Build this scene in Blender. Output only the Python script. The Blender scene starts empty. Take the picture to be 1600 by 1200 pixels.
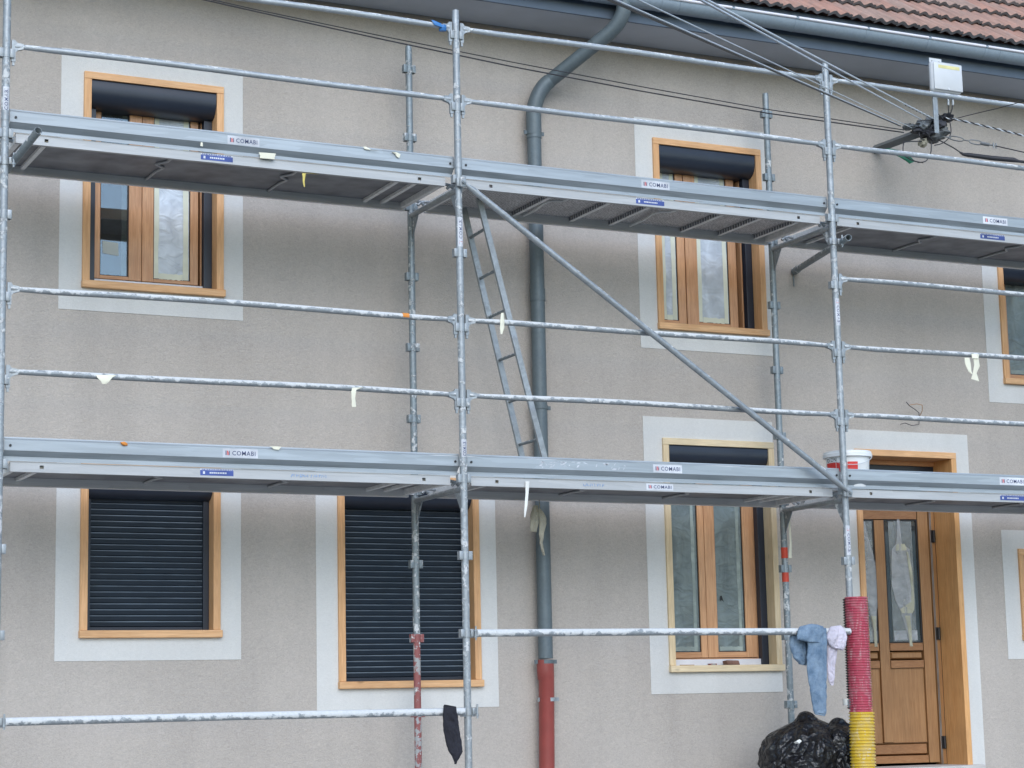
import bpy, bmesh, math, random
import numpy as np
from mathutils import Vector, Matrix, noise
random.seed(7)
S = bpy.context.scene
COL = S.collection

# ------------------------------------------------------------------ camera
FO = 3195.64287                      # focal length in px of a 1600 px wide frame
CAM = Vector((-2.57375, -12.01299, -1.51269))
YAW, PIT, ROL = 0.45919849, 0.15580891, -0.02146047
_f = Vector((math.sin(YAW)*math.cos(PIT), math.cos(YAW)*math.cos(PIT), math.sin(PIT)))
_r0 = Vector((math.cos(YAW), -math.sin(YAW), 0)); _u0 = _r0.cross(_f)
_r = _r0*math.cos(ROL) + _u0*math.sin(ROL)
_u = -_r0*math.sin(ROL) + _u0*math.cos(ROL)
cd = bpy.data.cameras.new('camera'); cam = bpy.data.objects.new('camera', cd); COL.objects.link(cam)
cam.matrix_world = Matrix(((_r.x, _u.x, -_f.x, CAM.x), (_r.y, _u.y, -_f.y, CAM.y), (_r.z, _u.z, -_f.z, CAM.z), (0, 0, 0, 1)))
cd.sensor_width = 36; cd.lens = FO/1600*36; cd.clip_end = 2000; cd.clip_start = .05
S.camera = cam

# ------------------------------------------------------------------ light
SUN_EL, SUN_AZ = math.radians(35), math.radians(193)       # azimuth clockwise from +Y
w = bpy.data.worlds.new('World'); S.world = w; w.use_nodes = True
wn = w.node_tree; wn.nodes.clear()
sky = wn.nodes.new('ShaderNodeTexSky'); sky.sky_type = 'NISHITA'; sky.sun_disc = False
sky.sun_elevation = SUN_EL; sky.sun_rotation = SUN_AZ; sky.air_density = 1.0; sky.dust_density = 0.3; sky.ozone_density = 1.0
bg = wn.nodes.new('ShaderNodeBackground'); bg.inputs[1].default_value = 0.15
wo = wn.nodes.new('ShaderNodeOutputWorld')
wn.links.new(sky.outputs[0], bg.inputs[0]); wn.links.new(bg.outputs[0], wo.inputs[0])
sl = bpy.data.lights.new('sun', 'SUN'); sl.energy = 1.25; sl.angle = math.radians(52); sl.color = (1, .985, .965)
so = bpy.data.objects.new('sun', sl); COL.objects.link(so)
sd = Vector((math.sin(SUN_AZ)*math.cos(SUN_EL), math.cos(SUN_AZ)*math.cos(SUN_EL), math.sin(SUN_EL)))
so.rotation_euler = sd.to_track_quat('Z', 'Y').to_euler()
S.view_settings.view_transform = 'Standard'; S.view_settings.look = 'None'
S.view_settings.exposure = 0.82; S.view_settings.gamma = 1; S.view_settings.use_curve_mapping = False

# ------------------------------------------------------------------ helpers
def at(px, py, Y):
    "the point at depth Y that the photograph shows at (px, py)"
    d = _f + _r*((px-800)/FO) + _u*((600-py)/FO)
    return CAM + d*((Y-CAM.y)/d.y)

class MB:
    def __init__(s): s.v = []; s.f = []; s.m = []
    def add(s, vs, fs, m=0):
        o = len(s.v); s.v += [tuple(v) for v in vs]
        for f in fs: s.f.append([o+i for i in f]); s.m.append(m)
        return s
    def box(s, x0, x1, y0, y1, z0, z1, m=0, bev=0):
        if bev:
            b = bmesh.new(); bmesh.ops.create_cube(b, size=1)
            for v in b.verts: v.co = Vector(((x0+x1)/2+v.co.x*(x1-x0), (y0+y1)/2+v.co.y*(y1-y0), (z0+z1)/2+v.co.z*(z1-z0)))
            bmesh.ops.bevel(b, geom=b.edges[:], offset=bev, segments=2, affect='EDGES', profile=.5)
            s.add([v.co[:] for v in b.verts], [[v.index for v in f.verts] for f in b.faces], m) if False else s._bm(b, m)
            return s
        return s.add([(x, y, z) for x in (x0, x1) for y in (y0, y1) for z in (z0, z1)],
                     [(0, 1, 3, 2), (4, 6, 7, 5), (0, 4, 5, 1), (2, 3, 7, 6), (0, 2, 6, 4), (1, 5, 7, 3)], m)
    def _bm(s, b, m=0):
        b.verts.index_update()
        s.add([v.co[:] for v in b.verts], [[v.index for v in f.verts] for f in b.faces], m); b.free(); return s
    def path(s, pts, r, n=10, m=0, cap=True, flat=None):
        "tube through pts; r number or list; flat = (sx, sy) squash"
        pts = [Vector(p) for p in pts]; k = len(pts)
        rr = r if isinstance(r, (list, tuple)) else [r]*k
        vs = []; fs = []
        T0 = (pts[1]-pts[0]).normalized()
        ref = Vector((0, 0, 1)) if abs(T0.z) < .9 else Vector((0, 1, 0))
        N = (ref - T0*ref.dot(T0)).normalized()
        for i in range(k):
            T = (pts[min(i+1, k-1)]-pts[max(i-1, 0)]).normalized()
            N = (N - T*N.dot(T)).normalized(); B = T.cross(N)
            for j in range(n):
                a = 2*math.pi*j/n
                vs.append(pts[i] + (N*math.cos(a)+B*math.sin(a))*rr[i])
        for i in range(k-1):
            for j in range(n):
                a, b = i*n+j, i*n+(j+1) % n
                fs.append((a, b, b+n, a+n))
        if cap: fs.append(tuple(range(n))[::-1]); fs.append(tuple(range((k-1)*n, k*n)))
        return s.add(vs, fs, m)
    def extr(s, prof, x0, x1, m=0, closed=True):
        "profile of (y,z) points extruded along x"
        n = len(prof)
        vs = [(x0, y, z) for y, z in prof]+[(x1, y, z) for y, z in prof]
        fs = [(i, (i+1) % n, n+(i+1) % n, n+i) for i in range(n if closed else n-1)]
        if closed: fs += [tuple(range(n))[::-1], tuple(range(n, 2*n))]
        return s.add(vs, fs, m)
    def loft(s, rings, m=0, cap=True):
        n = len(rings[0]); vs = [p for r in rings for p in r]; fs = []
        for i in range(len(rings)-1):
            for j in range(n): a, b = i*n+j, i*n+(j+1) % n; fs.append((a, b, b+n, a+n))
        if cap: fs.append(tuple(range(n))[::-1]); fs.append(tuple(range((len(rings)-1)*n, len(rings)*n)))
        return s.add(vs, fs, m)
    def sheet(s, x0, x1, z0, z1, y0, y1, holes, m=0):
        "slab between y0 (front) and y1 with rectangular holes"
        xs = sorted({x0, x1}|{c for h in holes for c in h[:2] if x0 < c < x1})
        zs = sorted({z0, z1}|{c for h in holes for c in h[2:] if z0 < c < z1})
        def solid(i, j):
            if i < 0 or j < 0 or i >= len(xs)-1 or j >= len(zs)-1: return False
            cx, cz = (xs[i]+xs[i+1])/2, (zs[j]+zs[j+1])/2
            return not any(h[0] < cx < h[1] and h[2] < cz < h[3] for h in holes)
        for i in range(len(xs)-1):
            for j in range(len(zs)-1):
                if not solid(i, j): continue
                a, b, c, d = xs[i], xs[i+1], zs[j], zs[j+1]
                s.add([(a, y0, c), (b, y0, c), (b, y0, d), (a, y0, d)], [(0, 1, 2, 3)], m)
                s.add([(a, y1, c), (b, y1, c), (b, y1, d), (a, y1, d)], [(3, 2, 1, 0)], m)
                if not solid(i-1, j): s.add([(a, y0, c), (a, y0, d), (a, y1, d), (a, y1, c)], [(0, 1, 2, 3)], m)
                if not solid(i+1, j): s.add([(b, y0, c), (b, y1, c), (b, y1, d), (b, y0, d)], [(0, 1, 2, 3)], m)
                if not solid(i, j-1): s.add([(a, y0, c), (a, y1, c), (b, y1, c), (b, y0, c)], [(0, 1, 2, 3)], m)
                if not solid(i, j+1): s.add([(a, y0, d), (b, y0, d), (b, y1, d), (a, y1, d)], [(0, 1, 2, 3)], m)
        return s
    def mesh(s, name, mats, smooth=None):
        me = bpy.data.meshes.new(name); me.from_pydata(s.v, [], s.f); me.update()
        for mt in (mats if isinstance(mats, (list, tuple)) else [mats]): me.materials.append(mt)
        me.polygons.foreach_set('material_index', s.m)
        b = bmesh.new(); b.from_mesh(me)
        bmesh.ops.recalc_face_normals(b, faces=b.faces); b.to_mesh(me); b.free()
        if smooth: me.shade_auto(smooth) if hasattr(me, 'shade_auto') else smooth_by_angle(me, smooth)
        return me

def smooth_by_angle(me, deg):
    me.polygons.foreach_set('use_smooth', [True]*len(me.polygons))
    me.set_sharp_from_angle(angle=math.radians(deg))

WL = {}
def obj(name, mb, mats, parent=None, loc=(0, 0, 0), rot=None, smooth=None, **kw):
    me = mb.mesh(name, mats, smooth) if isinstance(mb, MB) else mb
    o = bpy.data.objects.new(name, me); COL.objects.link(o)
    L = Vector(loc); WL[o.name] = L
    if parent: o.parent = parent; o.location = L-WL[parent.name]
    else: o.location = L
    if rot: o.rotation_euler = rot
    for k, v in kw.items(): o[k] = v
    return o
def thing(name, label, cat, loc, group=None, parent=None):
    o = bpy.data.objects.new(name, None); COL.objects.link(o); o.empty_display_size = .1
    L = Vector(loc); WL[o.name] = L
    o.location = L-(WL[parent.name] if parent else Vector())
    if parent: o.parent = parent
    if label: o['label'] = label
    if cat: o['category'] = cat
    if group: o['group'] = group
    return o

# ------------------------------------------------------------------ materials
class NT:
    def __init__(s, name):
        s.mat = bpy.data.materials.new(name); s.mat.use_nodes = True; s.t = s.mat.node_tree
        s.b = s.t.nodes['Principled BSDF']; s.out = s.t.nodes['Material Output']
    def n(s, typ, **kw):
        x = s.t.nodes.new('ShaderNode'+typ)
        for k, v in kw.items():
            if hasattr(x, k): setattr(x, k, v)
        return x
    def l(s, a, b): s.t.links.new(a, b)
    def co(s, scale=(1, 1, 1), rnd=True, kind='Object'):
        tc = s.n('TexCoord'); mp = s.n('Mapping'); mp.inputs['Scale'].default_value = scale
        s.l(tc.outputs[kind], mp.inputs[0])
        if rnd:
            oi = s.n('ObjectInfo'); mu = s.n('VectorMath', operation='SCALE'); mu.inputs[0].default_value = (37, 17, 23)
            s.l(oi.outputs['Random'], mu.inputs['Scale']); s.l(mu.outputs[0], mp.inputs['Location'])
        return mp.outputs[0]
    def noise(s, vec, scale, detail=3, rough=.5, dist=0):
        x = s.n('TexNoise'); x.inputs['Scale'].default_value = scale; x.inputs['Detail'].default_value = detail
        x.inputs['Roughness'].default_value = rough; x.inputs['Distortion'].default_value = dist
        s.l(vec, x.inputs['Vector']); return x.outputs['Fac']
    def noisevec(s, vec, scale, amt):
        x = s.n('TexNoise'); x.inputs['Scale'].default_value = scale; x.inputs['Detail'].default_value = 3; s.l(vec, x.inputs['Vector'])
        m = s.n('VectorMath', operation='SCALE'); s.l(x.outputs['Color'], m.inputs[0]); m.inputs['Scale'].default_value = amt
        a = s.n('VectorMath', operation='ADD'); s.l(vec, a.inputs[0]); s.l(m.outputs[0], a.inputs[1]); return a.outputs[0]
    def ramp(s, fac, stops):
        x = s.n('ValToRGB'); cr = x.color_ramp
        while len(cr.elements) < len(stops): cr.elements.new(.5)
        for e, (p, c) in zip(cr.elements, stops):
            e.position = p; e.color = (c, c, c, 1) if isinstance(c, (int, float)) else (*c, 1)
        s.l(fac, x.inputs[0]); return x.outputs[0]
    def mix(s, fac, a, b, mode='MIX'):
        x = s.n('Mix', data_type='RGBA', blend_type=mode)
        for sock, v in ((x.inputs[0], fac), (x.inputs[6], a), (x.inputs[7], b)):
            if isinstance(v, (int, float)): sock.default_value = v if sock is x.inputs[0] or sock.type == 'VALUE' else (v, v, v, 1)
            elif isinstance(v, tuple): sock.default_value = (*v, 1)
            else: s.l(v, sock)
        return x.outputs[2]
    def math(s, op, a, b=0.0, clamp=False):
        x = s.n('Math', operation=op, use_clamp=clamp)
        for sock, v in ((x.inputs[0], a), (x.inputs[1], b)):
            if isinstance(v, (int, float)): sock.default_value = v
            else: s.l(v, sock)
        return x.outputs[0]
    def bump(s, h, dist, strength=1.0):
        x = s.n('Bump'); x.inputs['Distance'].default_value = dist; x.inputs['Strength'].default_value = strength
        s.l(h, x.inputs['Height']); s.l(x.outputs[0], s.b.inputs['Normal']); return x.outputs[0]
    def set(s, **kw):
        nm = dict(col='Base Color', rough='Roughness', metal='Metallic', spec='Specular IOR Level', trans='Transmission Weight', alpha='Alpha', coat='Coat Weight')
        for k, v in kw.items():
            sock = s.b.inputs[nm[k]]
            if isinstance(v, (int, float)): sock.default_value = v
            elif isinstance(v, tuple): sock.default_value = (*v, 1)
            else: s.l(v, sock)
        return s

def plain(name, col, rough=.6, var=.12, metal=0., bump=0., bs=200, spec=.5):
    t = NT(name); c = t.co(); n = t.noise(c, 6, 5)
    k = t.ramp(n, [(.3, 1-var), (.7, 1+var*.6)])
    t.set(col=t.mix(1.0, col, k, 'MULTIPLY'), rough=rough, metal=metal, spec=spec)
    if bump: t.bump(t.noise(c, bs, 3), bump)
    return t.mat

def render_mat(name, col, grain=1.0):
    t = NT(name); c = t.co(rnd=False)
    big = t.noise(c, .9, 4); mid = t.noise(t.co((1, 1, 1.7), rnd=False), 48, 3, .6, 1.2); fine = t.noise(c, 150, 3, .7)
    a = t.ramp(big, [(.3, .91), (.7, 1.04)]); b = t.ramp(mid, [(.33, 1-.11*grain), (.67, 1+.07*grain)])
    f2 = t.ramp(fine, [(.3, 1-.09*grain), (.7, 1+.07*grain)])
    # faint rain wash streaks running down
    st = t.ramp(t.noise(t.co((3.2, 3.2, .25), rnd=False), 1.6, 5), [(.4, 1.0), (.75, .93)])
    col = t.mix(1.0, t.mix(1.0, t.mix(1.0, t.mix(1.0, col, a, 'MULTIPLY'), b, 'MULTIPLY'), f2, 'MULTIPLY'), st, 'MULTIPLY')
    t.set(col=col, rough=.93, spec=.2)
    h = t.math('ADD', mid, t.math('MULTIPLY', fine, .8))
    t.bump(h, .0035*grain, .9)
    return t.mat

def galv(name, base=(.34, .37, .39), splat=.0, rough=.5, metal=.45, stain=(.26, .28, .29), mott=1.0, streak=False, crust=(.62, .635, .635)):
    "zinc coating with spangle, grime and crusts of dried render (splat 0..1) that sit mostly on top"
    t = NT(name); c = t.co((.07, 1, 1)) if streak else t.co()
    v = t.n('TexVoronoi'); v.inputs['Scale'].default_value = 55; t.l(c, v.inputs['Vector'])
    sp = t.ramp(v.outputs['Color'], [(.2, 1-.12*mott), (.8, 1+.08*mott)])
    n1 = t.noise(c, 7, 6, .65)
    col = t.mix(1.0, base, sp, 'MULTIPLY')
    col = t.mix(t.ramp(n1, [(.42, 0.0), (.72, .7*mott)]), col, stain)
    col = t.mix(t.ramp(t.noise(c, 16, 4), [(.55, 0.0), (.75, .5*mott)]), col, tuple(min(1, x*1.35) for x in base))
    mask = None
    if splat:
        g = t.n('NewGeometry'); sx = t.n('SeparateXYZ'); t.l(g.outputs['Normal'], sx.inputs[0])
        up = t.math('ADD', t.math('MULTIPLY', sx.outputs['Z'], .20), 0)
        n2 = t.noise(c, 22, 6, .62)
        n3 = t.noise(c, 2.3, 2)
        s_ = t.math('ADD', t.math('ADD', n2, up), t.math('MULTIPLY', n3, .35))
        th = .98-.36*splat
        mask = t.ramp(s_, [(max(th-.035, 0), 0.0), (th+.035, 1.0)])
        col = t.mix(t.math('MULTIPLY', mask, t.ramp(t.noise(c, 60, 3), [(.3, .72), (.7, 1.0)])), col, crust)
        t.set(rough=t.mix(mask, rough, .95), metal=t.math('MULTIPLY', t.math('SUBTRACT', 1.0, mask), metal))
        t.bump(t.math('ADD', t.math('MULTIPLY', mask, 1.0), t.math('MULTIPLY', n1, .3)), .003)
    else:
        t.set(rough=t.ramp(n1, [(.3, rough-.1), (.7, rough+.15)]), metal=metal)
        t.bump(n1, .0012)
    t.set(col=col)
    return t.mat

def wood(name, light, dark, axis='z', knots=.6, rough=.55, grain=1.0, coat=0.):
    t = NT(name)
    st = {'z': (1, 1, .06), 'x': (.06, 1, 1)}[axis]
    kst = {'z': (1, 1, .45), 'x': (.45, 1, 1)}[axis]
    c = t.co(st); 
    g1 = t.noise(c, 55, 5, .6, 1.2); g2 = t.noise(c, 190, 2)
    col = t.mix(t.ramp(g1, [(.32, 0.0), (.68, 1.0)]), light, dark)
    col = t.mix(1.0, col, t.ramp(g2, [(.3, 1-.10*grain), (.7, 1+.05*grain)]), 'MULTIPLY')
    col = t.mix(1.0, col, t.ramp(t.noise(t.co(), 2.5, 3), [(.3, .86), (.7, 1.1)]), 'MULTIPLY')
    if knots:
        v = t.n('TexVoronoi'); v.inputs['Scale'].default_value = 5.5; v.inputs['Randomness'].default_value = 1
        t.l(t.co(kst), v.inputs['Vector'])
        k = t.ramp(v.outputs['Distance'], [(.035, 1.0), (.085, .0)])
        col = t.mix(t.math('MULTIPLY', k, knots), col, tuple(x*.38 for x in dark))
    t.set(col=col, rough=rough, spec=.35, coat=coat)
    t.bump(t.math('ADD', g1, g2), .0006)
    return t.mat

def glass_mat(name, ior=2.1, tint=(.80, .86, .86), grime=.0):
    t = NT(name); t.t.nodes.remove(t.b)
    tr = t.n('BsdfTransparent'); tr.inputs[0].default_value = (*tint, 1)
    gl = t.n('BsdfGlossy'); gl.inputs['Roughness'].default_value = .012; gl.inputs[0].default_value = (.95, .98, 1, 1)
    fr = t.n('Fresnel'); fr.inputs[0].default_value = ior
    c = t.co(); bp = t.n('Bump'); bp.inputs['Distance'].default_value = .004; bp.inputs['Strength'].default_value = .35
    t.l(t.noise(c, 2.5, 1), bp.inputs['Height']); t.l(bp.outputs[0], gl.inputs['Normal'])
    mx = t.n('MixShader'); t.l(fr.outputs[0], mx.inputs[0]); t.l(tr.outputs[0], mx.inputs[1]); t.l(gl.outputs[0], mx.inputs[2])
    if grime:
        df = t.n('BsdfDiffuse'); df.inputs[0].default_value = (.5, .52, .5, 1)
        m2 = t.n('MixShader'); gn = t.ramp(t.noise(c, 5, 5, .6), [(.4, 0.02), (.75, grime)])
        t.l(gn, m2.inputs[0]); t.l(mx.outputs[0], m2.inputs[1]); t.l(df.outputs[0], m2.inputs[2]); mx = m2
    t.l(mx.outputs[0], t.out.inputs[0]); return t.mat

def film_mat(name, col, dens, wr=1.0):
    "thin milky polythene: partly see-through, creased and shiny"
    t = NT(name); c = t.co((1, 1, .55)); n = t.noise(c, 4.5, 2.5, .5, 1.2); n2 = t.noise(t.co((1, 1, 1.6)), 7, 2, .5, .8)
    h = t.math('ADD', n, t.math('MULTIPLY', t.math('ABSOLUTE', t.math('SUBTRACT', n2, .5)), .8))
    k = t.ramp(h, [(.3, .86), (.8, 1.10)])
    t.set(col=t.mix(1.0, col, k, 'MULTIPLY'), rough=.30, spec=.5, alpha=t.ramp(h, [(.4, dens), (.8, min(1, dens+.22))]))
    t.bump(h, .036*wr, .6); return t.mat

M = {}
M['wall'] = render_mat('coarse_render', (.475, .432, .391), .92)
M['trim'] = render_mat('smooth_render', (.645, .642, .622), .42)
M['soffit'] = render_mat('soffit_board', (.50, .54, .59), .12)
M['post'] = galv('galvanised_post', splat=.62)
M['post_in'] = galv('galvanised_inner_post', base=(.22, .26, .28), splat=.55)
M['rail'] = galv('galvanised_rail', splat=.80, mott=.8)
M['rail_clean'] = galv('galvanised_rail_clean', base=(.43, .465, .49), splat=.46, mott=.5, crust=(.66, .68, .69))
M['rail_thick'] = galv('galvanised_tube_crusted', splat=1.06, mott=.8)
M['galv'] = galv('galvanised_clean', splat=.3)
M['toe'] = galv('galvanised_toe_board', base=(.37, .41, .44), splat=.18, rough=.45, metal=.35, stain=(.25, .275, .295), mott=.8, streak=True)
M['alu'] = galv('aluminium_beam', base=(.45, .46, .465), splat=.1, rough=.55, metal=.2, stain=(.36, .37, .38), mott=.6, streak=True)
M['alu_dull'] = galv('aluminium_dull', base=(.80, .80, .78), rough=.7, metal=.0, stain=(.46, .46, .44), mott=.6, streak=True)
M['ply'] = plain('phenolic_plywood', (.215, .22, .235), .55, .35)
M['perf'] = plain('perforated_sheet', (.20, .195, .195), .6, .2)
def _perf():
    t = NT('perforated_sheet_metal'); c = t.co(rnd=False)
    v = t.n('TexVoronoi'); v.inputs['Scale'].default_value = 48; v.inputs['Randomness'].default_value = .35; t.l(c, v.inputs['Vector'])
    k = t.ramp(v.outputs['Distance'], [(.22, .35), (.42, 1.0)])
    t.set(col=t.mix(1.0, t.mix(t.noise(c, 9, 5), (.42, .415, .42), (.74, .73, .73)), k, 'MULTIPLY'), rough=.6, metal=.2)
    t.bump(k, .003); return t.mat
M['perf'] = _perf()
M['zinc'] = galv('zinc_downpipe', base=(.115, .145, .16), rough=.5, metal=.2, stain=(.12, .15, .165), mott=.5)
M['gutter'] = galv('zinc_gutter', base=(.26, .32, .375), rough=.6, metal=.1, stain=(.27, .33, .37), mott=.35)
M['bead'] = plain('gutter_bead', (.78, .76, .80), .4, .05, .1)
M['fascia'] = plain('fascia_paint', (.10, .135, .185), .6, .1)
M['pvc_red'] = plain('brick_red_pvc', (.27, .053, .044), .42, .15)
M['pine_v'] = wood('pine_upright', (.74, .44, .225), (.60, .32, .145))
M['pine_h'] = wood('pine_level', (.76, .47, .25), (.62, .34, .16), 'x')
M['pale_v'] = wood('new_pine_upright', (.72, .58, .38), (.62, .47, .28))
M['pale_h'] = wood('new_pine_level', (.74, .62, .42), (.66, .52, .33), 'x')
M['larch_v'] = wood('oiled_larch_upright', (.64, .36, .19), (.50, .25, .12), knots=.25, rough=.42, coat=.15)
M['larch_h'] = wood('oiled_larch_level', (.62, .34, .175), (.48, .235, .11), 'x', knots=.25, rough=.42, coat=.15)
M['reveal'] = wood('oiled_reveal', (.72, .41, .18), (.60, .30, .11), knots=.7, rough=.45, coat=.1)
M['door'] = wood('oak_door', (.36, .195, .085), (.28, .14, .055), knots=0, rough=.42, coat=.2)
M['door_h'] = wood('oak_door_level', (.33, .165, .07), (.25, .115, .045), 'x', knots=0, rough=.42, coat=.2)
M['navy'] = plain('anthracite_aluminium', (.018, .025, .040), .38, .1)
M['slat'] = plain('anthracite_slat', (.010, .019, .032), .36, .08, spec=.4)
M['slat_highlight'] = plain('slat_shoulder_highlight', (.135, .17, .205), .6, .3)  # lighter ledge colour stands in for the sky highlight on each slat
M['seal'] = plain('black_rubber', (.012, .012, .014), .6, .1)
M['white_pvc'] = plain('white_sill_strip', (.66, .66, .70), .5, .1)
M['glass'] = glass_mat('window_glass', grime=.10)
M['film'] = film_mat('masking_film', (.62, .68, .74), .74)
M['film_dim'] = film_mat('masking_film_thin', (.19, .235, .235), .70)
M['tape'] = plain('masking_tape', (.66, .68, .56), .8, .15)
M['tape_y'] = plain('masking_tape_cream', (.78, .76, .62), .8, .12)
M['tape_white'] = plain('white_tape', (.74, .74, .70), .8, .1)
M['rag'] = plain('dirty_tape', (.36, .34, .27), .9, .4, bump=.004, bs=60)
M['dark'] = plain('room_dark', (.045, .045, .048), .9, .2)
M['paper'] = plain('paper', (.42, .46, .44), .8, .06)
M['black'] = plain('black_plastic', (.015, .015, .017), .45, .2)
M['bag'] = None
def _denim():
    t = NT('denim'); c = t.co(rnd=False); n = t.noise(c, 14, 6, .65); f = t.noise(t.co((1, 1, .3), rnd=False), 320, 2)
    col = t.mix(t.ramp(n, [(.3, 0.0), (.72, 1.0)]), (.095, .155, .235), (.245, .325, .415))
    t.set(col=t.mix(1.0, col, t.ramp(f, [(.3, .85), (.7, 1.1)]), 'MULTIPLY'), rough=.95, spec=.15); t.bump(n, .006); return t.mat
M['jeans'] = _denim()
M['shirt'] = plain('lilac_cotton', (.60, .56, .64), .95, .12, bump=.004, bs=400)
M['cloth'] = plain('black_cloth', (.018, .018, .026), .9, .2, bump=.003, bs=500)
def _conduit(name, col):
    t = NT(name); c = t.co(); n = t.noise(c, 13, 6, .65); f = t.noise(t.co((1, 1, .2)), 60, 3)
    col = t.mix(t.ramp(n, [(.48, 0.0), (.75, .5)]), col, (.50, .46, .44))
    t.set(col=t.mix(t.ramp(f, [(.58, 0.0), (.68, .45)]), col, (.60, .57, .54)), rough=t.ramp(n, [(.3, .35), (.7, .8)])); return t.mat
M['red_corr'] = _conduit('red_conduit', (.44, .055, .095)); M['yel_corr'] = _conduit('yellow_conduit', (.62, .42, .025))
M['bucket'] = plain('white_polypropylene', (.74, .76, .77), .35, .05)
M['box'] = plain('box_plastic', (.60, .62, .64), .45, .06)
M['red'] = plain('red_print', (.62, .035, .03), .5, .1)
M['sticker'] = plain('sticker_white', (.60, .62, .66), .6, .3)
M['ink'] = plain('ink_blue', (.035, .05, .14), .5, .1)
M['blue'] = plain('sticker_blue', (.05, .085, .29), .6, .4)
M['rust_red'] = None
M['orange'] = plain('orange_tape', (.70, .26, .05), .7, .2)
M['blue_tape'] = plain('blue_film', (.04, .20, .52), .5, .2)
M['yellow'] = plain('yellow_string', (.70, .58, .16), .7, .2)
M['green'] = plain('green_plastic', (.015, .14, .085), .5, .2)
M['steel_g'] = plain('dull_steel', (.20, .215, .225), .5, .4, .3)
M['arm'] = plain('weathered_steel', (.13, .14, .145), .7, .3)
M['cable_w'] = plain('grey_cable', (.56, .60, .63), .5, .1)
M['cable_k'] = plain('black_cable', (.03, .03, .036), .5, .1)
M['terrac'] = None
M['ground'] = None
def _bag():
    t = NT('black_polythene'); c = t.co()
    v = t.n('TexVoronoi'); v.inputs['Scale'].default_value = 7; t.l(t.noisevec(c, 4, .35), v.inputs['Vector'])
    h = t.math('MULTIPLY', v.outputs['Distance'], .7); v2 = t.n('TexVoronoi'); v2.inputs['Scale'].default_value = 21; t.l(t.noisevec(c, 8, .12), v2.inputs['Vector']); h2 = v2.outputs['Distance']
    t.set(col=(.011, .011, .013), rough=.28, spec=.5); t.bump(t.math('ADD', h, t.math('MULTIPLY', h2, .38)), .055, .8); return t.mat
M['bag'] = _bag()
def _rustpost():
    t = NT('chipped_red_paint'); c = t.co(); n = t.noise(c, 18, 6, .65)
    col = t.mix(t.ramp(n, [(.50, 0.0), (.54, 1.0)]), (.26, .085, .08), (.34, .35, .35))
    col = t.mix(t.ramp(t.noise(c, 40, 3), [(.66, 0.0), (.69, 1.0)]), col, (.55, .54, .52))
    t.set(col=col, rough=.65); t.bump(n, .002); return t.mat
M['rust_red'] = _rustpost()
def _terr():
    t = NT('clay_tile'); c = t.co(); oi = t.n('ObjectInfo'); stx = t.noise(t.co((1, .08, .08)), 38, 3, .6)
    base = t.mix(oi.outputs['Random'], (.41, .225, .17), (.36, .25, .205))
    n = t.noise(c, 14, 6, .65)
    col = t.mix(t.ramp(n, [(.45, 0.0), (.75, .7)]), base, (.27, .20, .17))
    col = t.mix(1.0, col, t.ramp(stx, [(.33, .74), (.67, 1.12)]), 'MULTIPLY')
    t.set(col=col, rough=.85); t.bump(n, .004); return t.mat
M['terrac'] = _terr()
M['tile_nose'] = plain('shaded_tile_edge', (.12, .115, .12), .9, .4)  # shade of the down-facing tile noses put into a darker colour
def _ground(name, a, b, sc):
    t = NT(name); c = t.co(rnd=False); n = t.noise(c, sc, 8, .6)
    t.set(col=t.mix(n, a, b), rough=.95); t.bump(t.noise(c, sc*30, 3), .01); return t.mat
M['ground'] = _ground('gravel_yard', (.36, .355, .34), (.46, .45, .44), 2)
M['asphalt'] = _ground('asphalt', (.045, .045, .048), (.075, .075, .078), 3)

W = 1.05              # the plane of the house front; scaffold frames stand at Y=0 (outer) and Y=.8 (inner)
GZ = -2.25
# ------------------------------------------------------------------ ground
g = MB()
pr = [(W+12, GZ), (W, GZ), (-2.6, GZ-.06), (-3.4, GZ-.1)]
g.extr(pr, -60, 60, closed=False)
obj('yard', g, M['ground'], kind='structure')
g = MB(); g.box(-60, 60, -3.55, -3.4, -2.75, GZ-.098, bev=.01)
obj('kerb', g, plain('concrete_kerb', (.34, .33, .31), .9, .2), kind='structure')
g = MB(); g.add([(-60, -3.55, -2.47), (60, -3.55, -2.47), (60, -9, -2.62), (-60, -9, -2.62), (60, -15.5, -3.1), (-60, -15.5, -3.1)], [(0, 1, 2, 3), (3, 2, 4, 5)])
obj('road', g, M['asphalt'], kind='structure')
g = MB(); g.add([(-300, -15.5, -3.09), (300, -15.5, -3.09), (300, -400, -3.2), (-300, -400, -3.2)], [(0, 1, 2, 3)])
g.add([(-300, W+12, GZ), (300, W+12, GZ), (300, 400, GZ), (-300, 400, GZ)], [(0, 1, 2, 3)])
obj('meadow', g, _ground('grass_land', (.05, .075, .03), (.08, .10, .045), .5), kind='structure')

# ------------------------------------------------------------------ house
house = thing('house', 'rendered beige house front with white window surrounds and red tiled roof behind the scaffold', 'house', (3, W, GZ))
HX0, HX1, HZ1 = -7.0, 12.5, 3.455
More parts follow.
